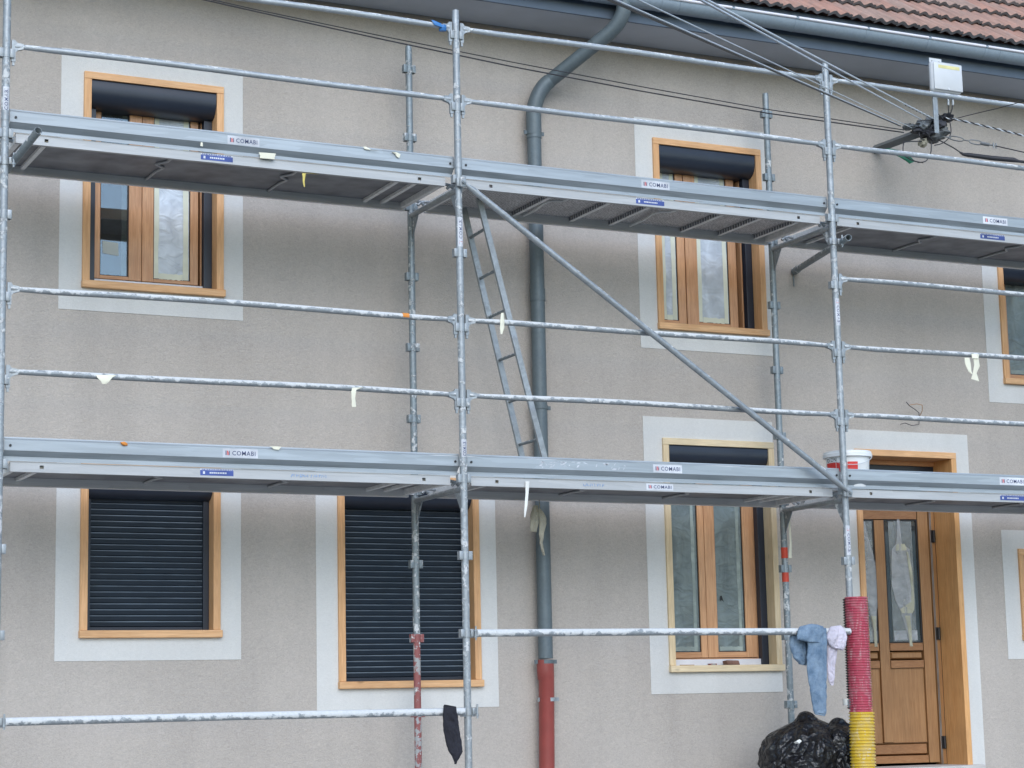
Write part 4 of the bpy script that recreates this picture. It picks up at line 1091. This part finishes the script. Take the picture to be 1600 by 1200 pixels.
two('dirty_rag', 'crumpled grimy tape clump dangling in front of the grey downpipe', 'tape clump', [
    ('string', soft([(842, 781, 843, 781, .5, .002), (842, 800, 844, 800, .5, .003)], 6, .001), 'rag'),
    ('rag_flap', soft([(833, 790, 840, 790, .5, .01), (829, 805, 842, 805, .5, .016), (828, 822, 840, 822, .5, .014), (829, 830, 838, 832, .5, .006)], fold=.010, seed=2, creased=True), 'rag'),
    ('rag_tail', soft([(840, 795, 845, 795, .49, .008), (841, 806, 852, 806, .49, .014), (842, 815, 854, 818, .49, .014), (842, 830, 850, 830, .49, .010), (843, 848, 848, 848, .49, .007), (845, 858, 850, 858, .49, .006), (848, 868, 851, 868, .49, .003)], fold=.010, seed=4, creased=True), 'rag')])
two('tape_rag', 'torn white tape bow draped over the rail near the right window', 'tape scrap', [
    ('tape_knot', soft([(1518, 553, 1530, 554, -.022, .006), (1519, 560, 1529, 561, -.024, .01)], 10, .004, 1), 'tape_y'),
    ('tape_loop', soft([(1507, 559, 1515, 559, -.02, .003), (1508, 568, 1517, 570, -.02, .003), (1513, 580, 1518, 580, -.02, .002), (1517, 584, 1520, 585, -.02, .001)], 8, .003, 2), 'tape_y'),
    ('tape_tail', soft([(1521, 560, 1529, 561, -.022, .003), (1522, 570, 1531, 572, -.02, .003), (1520, 583, 1526, 583, -.02, .002), (1517, 592, 1530, 596, -.02, .002)], 8, .004, 3), 'tape_y')])
single('tape_ring', 'orange tape wrapped round the left rail near the inner post', 'tape', MB().path([at(628, 493.5, 0), at(638, 494.3, 0)], .0207, 16), 'orange')
single('foam_blob', 'orange foam crumb on the lower left toe board edge', 'foam crumb', soft([(188, 691, 195, 690, .02, .006), (189, 693, 200, 693, .02, .012), (192, 696, 200, 696, .02, .008)], 10, .006, 2, 2), 'orange')
q0, q1 = at(674, 35, 0), at(694, 46, 0)
two('blue_tape', 'knotted bright blue film tied on the top rail next to the middle post', 'plastic tie', [
    ('tie_band', soft([(688, 39, 698, 41, 0, .024), (686, 43, 698, 45, 0, .026), (686, 48, 697, 49, 0, .02)], 12, .006, 2), 'blue_tape'),
    ('tie_end', soft([(673, 31, 676, 31, -.02, .003), (676, 35, 690, 37, -.024, .006), (679, 39, 691, 43, -.024, .006)], 8, .006, 4), 'blue_tape')])
two('yellow_string', 'yellow sealing tape dangling under the upper left deck', 'string', [
    ('string_loop', soft([(470, 270, 476, 271, .05, .004), (480, 271, 495, 272, .06, .004), (495, 271, 508, 273, .07, .003)], 8, .004, 1), 'yellow'),
    ('string_end', soft([(472, 271, 478, 271, .05, .003), (473, 277, 477, 277, .05, .003), (473, 284, 476, 284, .05, .002), (475, 292, 476.5, 292, .05, .001)], 8, .003, 3), 'yellow')])

# ------------------------------------------------------------------ bucket on the lower deck
bc = at(1325, 735, .20); bc = Vector((bc.x, .20, -.03))
bk = thing('paint_bucket', 'white plastic bucket with red print and lid on the lower deck behind the right post', 'bucket', bc)
zt_ = at(1325, 707, .2).z; Hb = zt_+.03
hw = (at(1357, 712, .2).x-at(1294, 712, .2).x)/2
rb = hw*.93
def lathe(prof, c, n=40):
    rings = [[Vector((c.x+r*math.cos(2*math.pi*i/n), c.y+r*math.sin(2*math.pi*i/n), c.z+z)) for i in range(n)] for r, z in prof]
    return MB().loft(rings)
obj('bucket_body', lathe([(rb*.86, 0), (rb*.87, .004), (rb*.955, Hb-.03), (rb*.96, Hb-.02)], bc), M['bucket'], bk, smooth=40)
obj('bucket_lid', lathe([(rb*1.0, Hb-.045), (rb*1.075, Hb-.043), (rb*1.08, Hb-.02), (rb*1.05, Hb-.012), (rb*1.05, Hb-.004), (rb*1.02, Hb), (rb*.97, Hb-.004), (rb*.95, Hb-.010)], bc), M['bucket'], bk, smooth=30)
def wrapb(a0, a1, z0, z1, off=.0015, n=14):
    g = MB(); rr = lambda z: rb*(.87+(.955-.87)*z/(Hb-.03))+off
    vs = []
    for i in range(n+1):
        a = a0+(a1-a0)*i/n
        for z in (z0, z1): vs.append((bc.x+rr(z)*math.cos(a), bc.y+rr(z)*math.sin(a), bc.z+z))
    return g.add(vs, [(2*i, 2*i+2, 2*i+3, 2*i+1) for i in range(n)])
dirc = math.atan2(CAM.y-bc.y, CAM.x-bc.x)
zr0, zr1 = at(1325, 731, .1).z-bc.z, at(1325, 722, .1).z-bc.z
for a0, a1 in ((-1.25, -.58), (-.55, -.02), (.0, .22), (.24, .48)):
    if a0 == 0: continue
    obj('red_print', wrapb(dirc+a0, dirc+a1, zr0-.03, zr1), M['red'], bk)
obj('red_print', wrapb(dirc+.0, dirc+.44, zr0-.03, zr1), M['red'], bk)
T2 = text_polys('CTON'); g = MB(); v = []
zz = at(1310, 720, .1).z-bc.z
for x, z in T2[0]:
    a = dirc-1.15+x*.62; z_ = zz-.0+z*.026; r_ = rb*(.87+.085*z_/(Hb-.03))+.002; v.append((bc.x+r_*math.cos(a), bc.y+r_*math.sin(a), bc.z+z_))
g.add(v, T2[1]); obj('lettering', g, M['seal'], bk)
hp = [(bc.x+(rb*1.09)*math.cos(dirc+t), bc.y+(rb*1.09)*math.sin(dirc+t), bc.z+Hb-.05-.06*math.sin(math.pi*(t+.9)/2.2)) for t in [-.9+2.2*i/12 for i in range(13)]]
obj('bucket_handle', MB().path(hp, .0025, 6), M['cable_w'], bk)

# ------------------------------------------------------------------ corrugated sleeves
def corrugated(c0, c1, r, pitch, amp, squash=1.0):
    c0, c1 = Vector(c0), Vector(c1); L_ = (c1-c0).length; n = int(L_/pitch); T = (c1-c0).normalized()
    X_ = Vector((1, 0, 0)); X_ = (X_-T*X_.dot(T)).normalized(); Y_ = T.cross(X_); rings = []
    for i in range(n):
        for f_, rr in ((.0, r-amp), (.18, r-amp), (.34, r), (.72, r), (.88, r-amp)):
            P = c0+T*((i+f_)*pitch); rings.append([P+(X_*math.cos(2*math.pi*k/24)+Y_*math.sin(2*math.pi*k/24)*squash)*rr for k in range(24)])
    return MB().loft(rings)
rY = -.03
ra0, ra1 = at(1337.5, 932, rY), at(1345, 1108, rY)
rr_ = (at(1353, 1000, rY).x-at(1323, 1000, rY).x)/2
single('red_sleeve', 'red corrugated conduit sleeve slipped over the right post', 'conduit', corrugated(ra1+(ra1-ra0)*.03, ra0, rr_, .0180, .0085), 'red_corr', smooth=50)
ya0, ya1 = at(1346, 1110, rY), at(1349, 1215, rY)
single('yellow_sleeve', 'yellow corrugated conduit sleeve on the right post below the red one', 'conduit', corrugated(ya1+Vector((0, 0, -.13)), ya0, rr_*1.1, .0225, .009), 'yel_corr', smooth=50)
ka0, ka1 = at(1322, 934, .05), at(1329.5, 1108, .05)
single('black_sleeve', 'thin black corrugated conduit standing behind the red sleeve', 'conduit', corrugated(ka1, ka0, .026, .0185, .009), 'black', smooth=50)
bs = MB(); p0, p1 = at(1352, 935, .02), at(1360, 1105, .02)
bs.add([p0+Vector((0, -.03, 0)), p0+Vector((.012, 0, 0)), p1+Vector((.012, 0, 0)), p1+Vector((0, -.03, 0)), p0+Vector((0, .05, 0)), p1+Vector((0, .05, 0))], [(0, 1, 2, 3), (1, 4, 5, 2), (4, 0, 3, 5), (0, 4, 1), (3, 2, 5)])
single('foam_strip', 'narrow cream foam strip pinched behind the right side of the red sleeve', 'foam strip', bs, 'pale_v')
for i, (px, py) in enumerate(((1325, 1098), )):
    q = at(px, py, -.02); single('tape_wrap', 'pale tape wrap joining the black conduit to the red sleeve', 'tape', soft([(1318, 1092, 1330, 1092, .05, .04), (1319, 1102, 1331, 1102, .05, .04)], 12, .004, 2), 'tape_white')

# ------------------------------------------------------------------ rubbish bag
def sack(cpx, topy, Y, rx, ry, seed, neck=.0, lean=(0, 0), pw=.62):
    "slumped thin plastic sack: broad folds, sharp creases gathered towards its top"
    b = bmesh.new(); bmesh.ops.create_icosphere(b, subdivisions=6, radius=1)
    c = at(cpx, topy, Y); H_ = c.z-GZ
    for v in b.verts:
        d = v.co.copy(); z = (d.z+1)/2; ang = math.atan2(d.y, d.x)
        hd = Vector((math.cos(ang), math.sin(ang)))
        prof = (max(0, 1-abs(2*min(z, 1)**1.25-1+.12)**2.6))**pw
        prof = max(prof, math.hypot(d.x, d.y)*.5 if z > .5 else math.hypot(d.x, d.y)*.95)
        q = Vector((d.x*1.1+seed, d.y*1.1, d.z*.9))
        w1_ = noise.noise(q*1.3); q2 = q+Vector((w1_, w1_*.6, 0))*.5
        vd = noise.voronoi(q2*2.2+Vector((w1_, 0, w1_*2)))[0]; vf = noise.voronoi(q2*Vector((1, 1, .8)).length*4.6)[0]
        rid = (.55-vd[0])*.13+(.5-vf[0])*.05+(1-abs(noise.noise(q2*2.2)*2.2))*.07
        up = max(0, z-.45)/.55
        gather = .030*up*math.sin(ang*7+3*w1_+seed)+.014*up*math.sin(ang*15+5*w1_)
        k = .93+.16*w1_+rid+gather*1.2
        v.co = Vector((c.x+hd.x*rx*prof*k+lean[0]*z*z, c.y+hd.y*ry*prof*k+lean[1]*z*z, max(GZ+.004, GZ+z*H_+.05*w1_*z*(1-z)*4)))
    return MB()._bm(b)
bagA = sack(1259, 1111, .40, .32, .30, 1.0, pw=.92)
single('rubbish_bag', 'black plastic rubbish bag on the ground right under the hanging jeans', 'rubbish bag', bagA, 'bag', smooth=55)
single('rubbish_bag', 'lower black rubbish bag slumped against the yellow sleeve', 'rubbish bag', sack(1308, 1121, .30, .25, .24, 4.0, pw=.75), 'bag', smooth=55)
single('rubbish_bag', 'leftmost black rubbish bag leaning in front of the inner post', 'rubbish bag', sack(1236, 1142, .46, .24, .24, 7.3), 'bag', smooth=55)
q = at(1246, 1159, .02)
single('paper_scrap', 'curled white paper scrap lying on the front of the black bag', 'paper scrap', soft([(1240, 1160, 1243, 1162, .05, .003), (1244, 1158, 1249, 1162, .03, .004), (1249, 1155, 1253, 1158, .04, .003)], 8, .002), 'tape_white')

# ------------------------------------------------------------------ bits on the sill of the lower right window
zsill = WIN[5]['f'][2]+CB
def onsill(px, y): return at(px, 1040, y).x
x = onsill(1143, W+.03)
b = MB().box(x-.05, x+.055, W+.005, W+.075, zsill, zsill+.034, bev=.006)
b.v = [(vx+.012*noise.noise(Vector((vx*30, vz*30, vy*20))), vy, max(zsill, vz+.008*noise.noise(Vector((vx*25, 4, vy*30))))) for vx, vy, vz in b.v]
single('brick_chip', 'broken brown brick piece lying on the pale window sill', 'brick', b, plain('brick_piece', (.24, .13, .10), .9, .4, bump=.004, bs=80))
x = onsill(1113, W+.02); single('debris', 'small dark stone chip on the window sill left of the brick', 'stone chip', MB().box(x-.03, x+.03, W, W+.04, zsill, zsill+.012, bev=.004), 'rust_red')
x = onsill(1072, W+.02); single('stick', 'thin brown wood sliver lying flat on the window sill', 'wood sliver', MB().box(x-.06, x+.06, W, W+.012, zsill, zsill+.005, bev=.001), 'door')

# ------------------------------------------------------------------ loose wires sticking out of the wall
t = thing('wire_stub', 'loose thin brown wires sticking out of the wall above the door', 'wires', at(1436, 645, W))
def pxpath(pts, r, n=6): return MB().path([at(*p) for p in pts], r, n)
obj('wire', pxpath([(1436, 652, W), (1436, 645, W-.05), (1430, 640, W-.09), (1421, 634, W-.12), (1416, 628, W-.12)], .0032), M['cable_k'], t)
obj('wire', pxpath([(1436, 652, W), (1441, 642, W-.05), (1441, 633, W-.08), (1433, 631, W-.1), (1420, 633, W-.12)], .0028), plain('brown_wire', (.42, .22, .10), .5, .2), t)
obj('wire', pxpath([(1436, 652, W), (1436, 663, W-.04), (1425, 665, W-.06), (1414, 661, W-.05), (1407, 663, W-.05)], .0030), M['cable_k'], t)

def sat(px, py, Y): return at(px, py, Y)
# ------------------------------------------------------------------ service bracket with junction box
HY = .33
br_ = thing('service_bracket', 'steel wall bracket where the overhead cables meet under the eaves', 'cable bracket', at(1366, 234, W))
a, b_ = at(1366, 234, W), at(1452, 202, .36)
obj('bracket_arm', MB().path([a, b_], .036, 4), M['arm'], br_)
obj('upright', MB().box(at(1457, 150, HY).x, at(1464, 150, HY).x, HY-.006, HY+.006, at(1460, 208, HY).z, at(1460, 146, HY).z, bev=.002), M['galv'], br_)
def blob(nm, px, py, Y, rx, rz, mat, seed=0, ry=None):
    b = bmesh.new(); bmesh.ops.create_icosphere(b, subdivisions=3, radius=1); c = sat(px, py, Y)
    for v in b.verts:
        k = 1.25+.6*noise.noise(v.co*2.2+Vector((seed, 0, seed))); v.co = Vector((c.x+v.co.x*rx*k, c.y+v.co.y*(ry or rx)*k, c.z+v.co.z*rz*k))
    obj(nm, MB()._bm(b), M[mat], br_, smooth=50)
blob('connector', 1440, 198, .38, .045, .032, 'steel_g', 1); blob('connector', 1474, 206, .38, .04, .03, 'arm', 11); blob('connector', 1432, 205, .38, .035, .02, 'cable_k', 13); blob('connector', 1466, 197, .40, .05, .04, 'cable_k', 2)
blob('connector', 1458, 213, .40, .06, .04, 'arm', 3); blob('connector', 1448, 208, .38, .05, .03, 'cable_k', 5)
blob('connector', 1478, 184, .42, .045, .028, 'cable_k', 6); blob('connector', 1420, 198, .38, .035, .022, 'arm', 7)
blob('clamp', 1442, 223, .40, .03, .028, 'rag', 8); blob('clamp', 1452, 190, .40, .03, .03, 'steel_g', 9)
obj('clamp', MB().box(sat(1432, 190, .4).x, sat(1450, 190, .4).x, .37, .40, sat(1440, 199, .4).z, sat(1440, 189, .4).z, bev=.006), M['steel_g'], br_)
rnd = random.Random(12)
for k in range(16):                       # tangle of short jumper wires
    x0_, y0_ = rnd.uniform(1432, 1480), rnd.uniform(184, 212); x1_, y1_ = rnd.uniform(1438, 1490), rnd.uniform(186, 222)
    mx_, my_ = (x0_+x1_)/2+rnd.uniform(-14, 14), (y0_+y1_)/2+rnd.uniform(-14, 16)
    P = bend(sat(x0_, y0_, .38), sat(mx_, my_, .30), sat(x1_, y1_, .38), 8)
    obj('jumper_wire', MB().path(P, .0045, 6), M['cable_k'], br_)
for pts in ([(1412, 222, .36), (1411, 232, .34), (1412, 240, .34), (1417, 246, .34), (1430, 252, .34), (1442, 254, .34)], [(1455, 222, .36), (1455, 235, .34), (1452, 244, .34), (1446, 252, .34), (1434, 254, .34)],
            [(1484, 190, .36), (1486, 205, .34), (1482, 216, .34), (1472, 224, .34), (1460, 227, .35)], [(1412, 222, .36), (1425, 221, .36), (1440, 221, .37)],
            [(1459, 160, .40), (1460, 168, .36), (1466, 178, .36), (1474, 186, .38)], [(1484, 152, .38), (1482, 170, .37), (1485, 190, .38)], [(1487, 152, .38), (1488, 168, .36), (1484, 180, .38)]):
    P = [sat(*p) for p in pts]; Q = []
    for i in range(len(P)-1):
        for k in range(5):
            t_ = k/5; p0_ = P[max(i-1, 0)]; p1_ = P[i]; p2_ = P[i+1]; p3_ = P[min(i+2, len(P)-1)]
            Q.append(.5*((2*p1_)+(p2_-p0_)*t_+(2*p0_-5*p1_+4*p2_-p3_)*t_*t_+(3*p1_-p0_-3*p2_+p3_)*t_**3))
    Q.append(P[-1]); obj('jumper_wire', MB().path(Q, .0045, 6), M['cable_k'], br_)
# the box
q0, q1 = at(1449, 146, HY), at(1493, 104, HY)
bxo = thing('junction_box', 'white plastic junction box on the upright above the cables', 'junction box', ((q0.x+q1.x)/2, HY, q0.z))
obj('box_body', MB().box(q0.x, q1.x, HY-.075, HY-.01, q0.z, q1.z, bev=.030), M['box'], bxo, smooth=50)
obj('box_cover', MB().box(q0.x+.012, q1.x-.006, HY-.082, HY-.074, q0.z+.018, q1.z-.016, bev=.006), M['box'], bxo, smooth=50)
e0, e1 = at(1450, 106, HY), at(1468, 94, HY)
obj('mounting_ear', MB().sheet(e0.x, e1.x, e0.z-.02, e1.z, HY-.022, HY-.016, [(e0.x+.018, e0.x+.032, e1.z-.034, e1.z-.02), (e1.x-.032, e1.x-.018, e1.z-.034, e1.z-.02), (e0.x+.043, e0.x+.048, e1.z-.04, e1.z-.018)]), M['box'], bxo)
obj('yellow_label', MB().box(q0.x+.055, q1.x-.03, HY-.0830, HY-.0822, q1.z-.062, q1.z-.035), plain('label_yellow', (.72, .66, .32), .6, .3, bs=50), bxo)
obj('box_screw', MB().path([((q0.x+q1.x)/2, HY-.086, q0.z+.03), ((q0.x+q1.x)/2, HY-.078, q0.z+.03)], .010, 10), M['box'], bxo)
for dx_ in (1481, 1488): 
    a = at(dx_, 147, HY-.03); obj('cable_gland', MB().path([a+Vector((0, 0, .01)), a-Vector((0, 0, .09))], [.009, .009], 8), M['galv'], bxo)
single('green_sleeve', 'limp dark green plastic sleeve hanging below the bracket arm', 'plastic sleeve', soft([(1381, 233, 1389, 232, .60, .012), (1389, 238, 1406, 235, .60, .014), (1400, 243, 1416, 240, .60, .014), (1412, 249, 1424, 246, .58, .012), (1421, 256, 1430, 252, .58, .008)], 12, .006, 2), 'green')

# ------------------------------------------------------------------ overhead cables
def cable(name, label, pts, r, mat, sub=10, group=None, twist=None):
    P = [sat(*p) for p in pts]; Q = []
    if pts[-1][2] < -5: P.append(P[-1]+(P[-1]-P[-2])*1.6)
    elif pts[-1][0] >= 1700: P.append(P[-1]+(P[-1]-P[-2])*8)
    elif pts[-1][0] <= 150: P.append(P[-1]+(P[-1]-P[-2])*6)
    for i in range(len(P)-1):
        for k in range(sub):
            t_ = k/sub; p0_ = P[max(i-1, 0)]; p1_ = P[i]; p2_ = P[i+1]; p3_ = P[min(i+2, len(P)-1)]
            Q.append(p1_*(1-t_)+p2_*t_)
    Q.append(P[-1]); g = MB()
    if twist:
        Lc = 0; Ls = [0]
        for i in range(1, len(Q)): Lc += (Q[i]-Q[i-1]).length; Ls.append(Lc)
        for ph in range(2):
            N_ = max(int(Lc/.02), 8); W_ = []
            for i in range(N_+1):
                s_ = Lc*i/N_; k = max(j for j in range(len(Ls)) if Ls[j] <= s_+1e-9); k = min(k, len(Q)-2); f_ = (s_-Ls[k])/(Ls[k+1]-Ls[k])
                P_ = Q[k]*(1-f_)+Q[k+1]*f_; T = (Q[k+1]-Q[k]).normalized(); A_ = T.cross(Vector((0, 0, 1))).normalized(); B_ = T.cross(A_); an = s_/twist*2*math.pi+ph*math.pi
                W_.append(P_+(A_*math.cos(an)+B_*math.sin(an))*r)
            g.path(W_, r*.95, 6, m=ph)
        return single(name, label, 'cable', g, [M[mat], M['cable_k']], group)
    g.path(Q, r, 8); return single(name, label, 'cable', g, mat, group)
# towards a pole across the street, over the viewer's right shoulder: they come nearer and rise
def street(px0, py0, pxf, pyf, Yf=-6.5):        # straight from the bracket to a point nearer the street
    return [(px0, py0, .36), (pxf, pyf, Yf)]
cable('overhead_cable', 'upper of two light grey overhead cables crossing the gutter', street(1459, 186, 1093, -6), .0048, 'cable_w')
cable('overhead_cable', 'lower of two light grey overhead cables crossing the gutter', street(1440, 187, 1080, -8), .0048, 'cable_w')
cable('overhead_cable', 'thin grey overhead cable between the light pair and the dark pair', street(1425, 200, 985, -6), .0030, 'cable_w')
cable('overhead_cable', 'dark overhead cable with a pale twin crossing the downpipe elbow', street(1407, 197, 948, -2), .0052, 'cable_k')
cable('overhead_cable', 'pale thin overhead cable just above the dark one crossing the downpipe elbow', street(1407, 196, 955, -3), .0036, 'cable_w')
for dy, lb in ((0, 'upper of two black wires running along the wall behind the upper rails'), (1, 'lower of two black wires running along the wall behind the upper rails')):
    pts = [(1412, 203, .40), (1300, 186, .45), (1200, 171, .48), (1000, 135, .54), (800, 97, .60), (600, 57, .62), (400, 15, .64), (320, -3, .64), (150, -42, .64)]
    if dy: pts = [(1412, 207, .38), (1300, 191, .43), (1200, 177, .46), (1000, 142, .52), (800, 104, .58), (600, 62, .60), (400, 18, .62), (320, 0, .62), (150, -42, .62)]
    cable('wall_wire', lb, pts, .0052 if dy else .0040, 'cable_k')
cable('twisted_cable', 'twisted black and grey cable leaving the bracket to the right', [(1478, 184, .38), (1500, 188, .30), (1555, 201, .1), (1600, 212, -.1), (1760, 250, -.8)], .0052, 'cable_w', twist=.09)
cable('twisted_cable', 'short twisted grey cable end running up from the bracket to the light pair', [(1462, 188, .37), (1445, 179, .30), (1412, 162, .1)], .0052, 'cable_w', twist=.07)
cable('thin_wire', 'thin dark wire rising from the bracket across the top rail to the right edge', [(1482, 188, .36), (1530, 176, .2), (1560, 169, .05), (1600, 158, -.15), (1700, 130, -.6)], .0034, 'cable_k')
cable('thin_wire', 'thin dark wire leaving the tensioner for the right edge', [(1556, 228, .12), (1600, 238, -.1), (1700, 262, -.6)], .0042, 'cable_k')
cable('thin_wire', 'dark wire drooping from the bracket into the thick black sleeve', [(1462, 216, .38), (1490, 231, .32), (1505, 241, .28)], .0055, 'cable_k')
# thick shrink sleeve
P = [sat(1500, 238, .30), sat(1505, 241, .28), sat(1512, 242, .26), sat(1550, 247, .12), sat(1584, 250, .0), sat(1592, 252, -.03), sat(1700, 266, -.5)]; P.append(P[-1]+(P[-1]-P[-2])*8)
single('cable_sleeve', 'thick black insulating sleeve on the cable at the right edge', 'cable sleeve', MB().path(P, [.008, .012, .017, .019, .019, .011, .011, .011], 12), 'cable_k')
# tensioner: two chain links and a turnbuckle
tn = thing('cable_tensioner', 'steel chain links and turnbuckle tying a wire to the bracket', 'tensioner', sat(1515, 222, .25))
def link(c, d, ln, hh, r=.005):
    d = d.normalized(); u = Vector((0, 0, 1)); u = (u-d*u.dot(d)).normalized(); P = []
    for i in range(17):
        a = 2*math.pi*i/16; P.append(c+d*math.cos(a)*ln+u*(math.copysign(abs(math.sin(a))**.6, math.sin(a)))*hh)
    return MB().path(P, r, 6, cap=False)
pa, pb = sat(1474, 213, .36), sat(1556, 228, .12); dd = pb-pa
obj('tie_wire', MB().path([pa, pa+dd*.15], .005, 6), M['steel_g'], tn)
for t_, ln in ((.25, .055), (.62, .05)): obj('chain_link', link(pa+dd*t_, dd, ln, .016), M['steel_g'], tn, smooth=60)
obj('tie_wire', MB().path([pa+dd*.38, pa+dd*.5], .005, 6), M['steel_g'], tn)
obj('turnbuckle', MB().path([pa+dd*.72, pa+dd*.88], .014, 8).path([pa+dd*.70, pa+dd], .006, 6), M['steel_g'], tn, smooth=40)
obj('wire_clip', MB().path([pa+dd*.98+Vector((-.012, 0, -.02)), pa+dd*.98+Vector((-.012, 0, .022))], .006, 6).path([pa+dd*.98+Vector((.012, 0, -.02)), pa+dd*.98+Vector((.012, 0, .022))], .006, 6), M['steel_g'], tn)

# ------------------------------------------------------------------ across the street (seen only as reflections)
nb = thing('neighbour_house', 'pale gabled house across the street mirrored in the panes', 'house', (14, -34, -3.1))
g = MB(); X0_, X1_, Y0_, Y1_ = 9, 19, -42, -32
g.box(X0_, X1_, Y0_, Y1_, -3.1, 2.6); g.add([(X0_, Y1_, 2.6), (X1_, Y1_, 2.6), (14, Y1_, 6.2), (X0_, Y0_, 2.6), (X1_, Y0_, 2.6), (14, Y0_, 6.2)], [(0, 1, 2), (3, 5, 4)])
obj('wall', g, plain('pale_render', (.55, .54, .50), .9, .05), nb)
g = MB().add([(X0_-.4, Y1_+.4, 2.3), (14, Y1_+.4, 6.35), (14, Y0_, 6.35), (X0_-.4, Y0_, 2.3)], [(0, 1, 2, 3)]).add([(X1_+.4, Y1_+.4, 2.3), (14, Y1_+.4, 6.35), (14, Y0_, 6.35), (X1_+.4, Y0_, 2.3)], [(0, 1, 2, 3)])
obj('roof', g, plain('slate', (.07, .07, .075), .8, .2), nb)
for x in (11, 14, 17):
    f_ = obj('window', MB().sheet(x-.5, x+.5, -.4, 1.0, Y1_+.001, Y1_+.06, [(x-.42, x+.42, -.32, .92)]), M['sticker'], nb)
    obj('pane', MB().box(x-.42, x+.42, Y1_+.002, Y1_+.03, -.32, .92), M['navy'], f_)
S.render.film_transparent = False
S.cycles.max_bounces = 8; S.cycles.transparent_max_bounces = 16
S.cycles.caustics_reflective = False; S.cycles.caustics_refractive = False
S.cycles.use_denoising = True
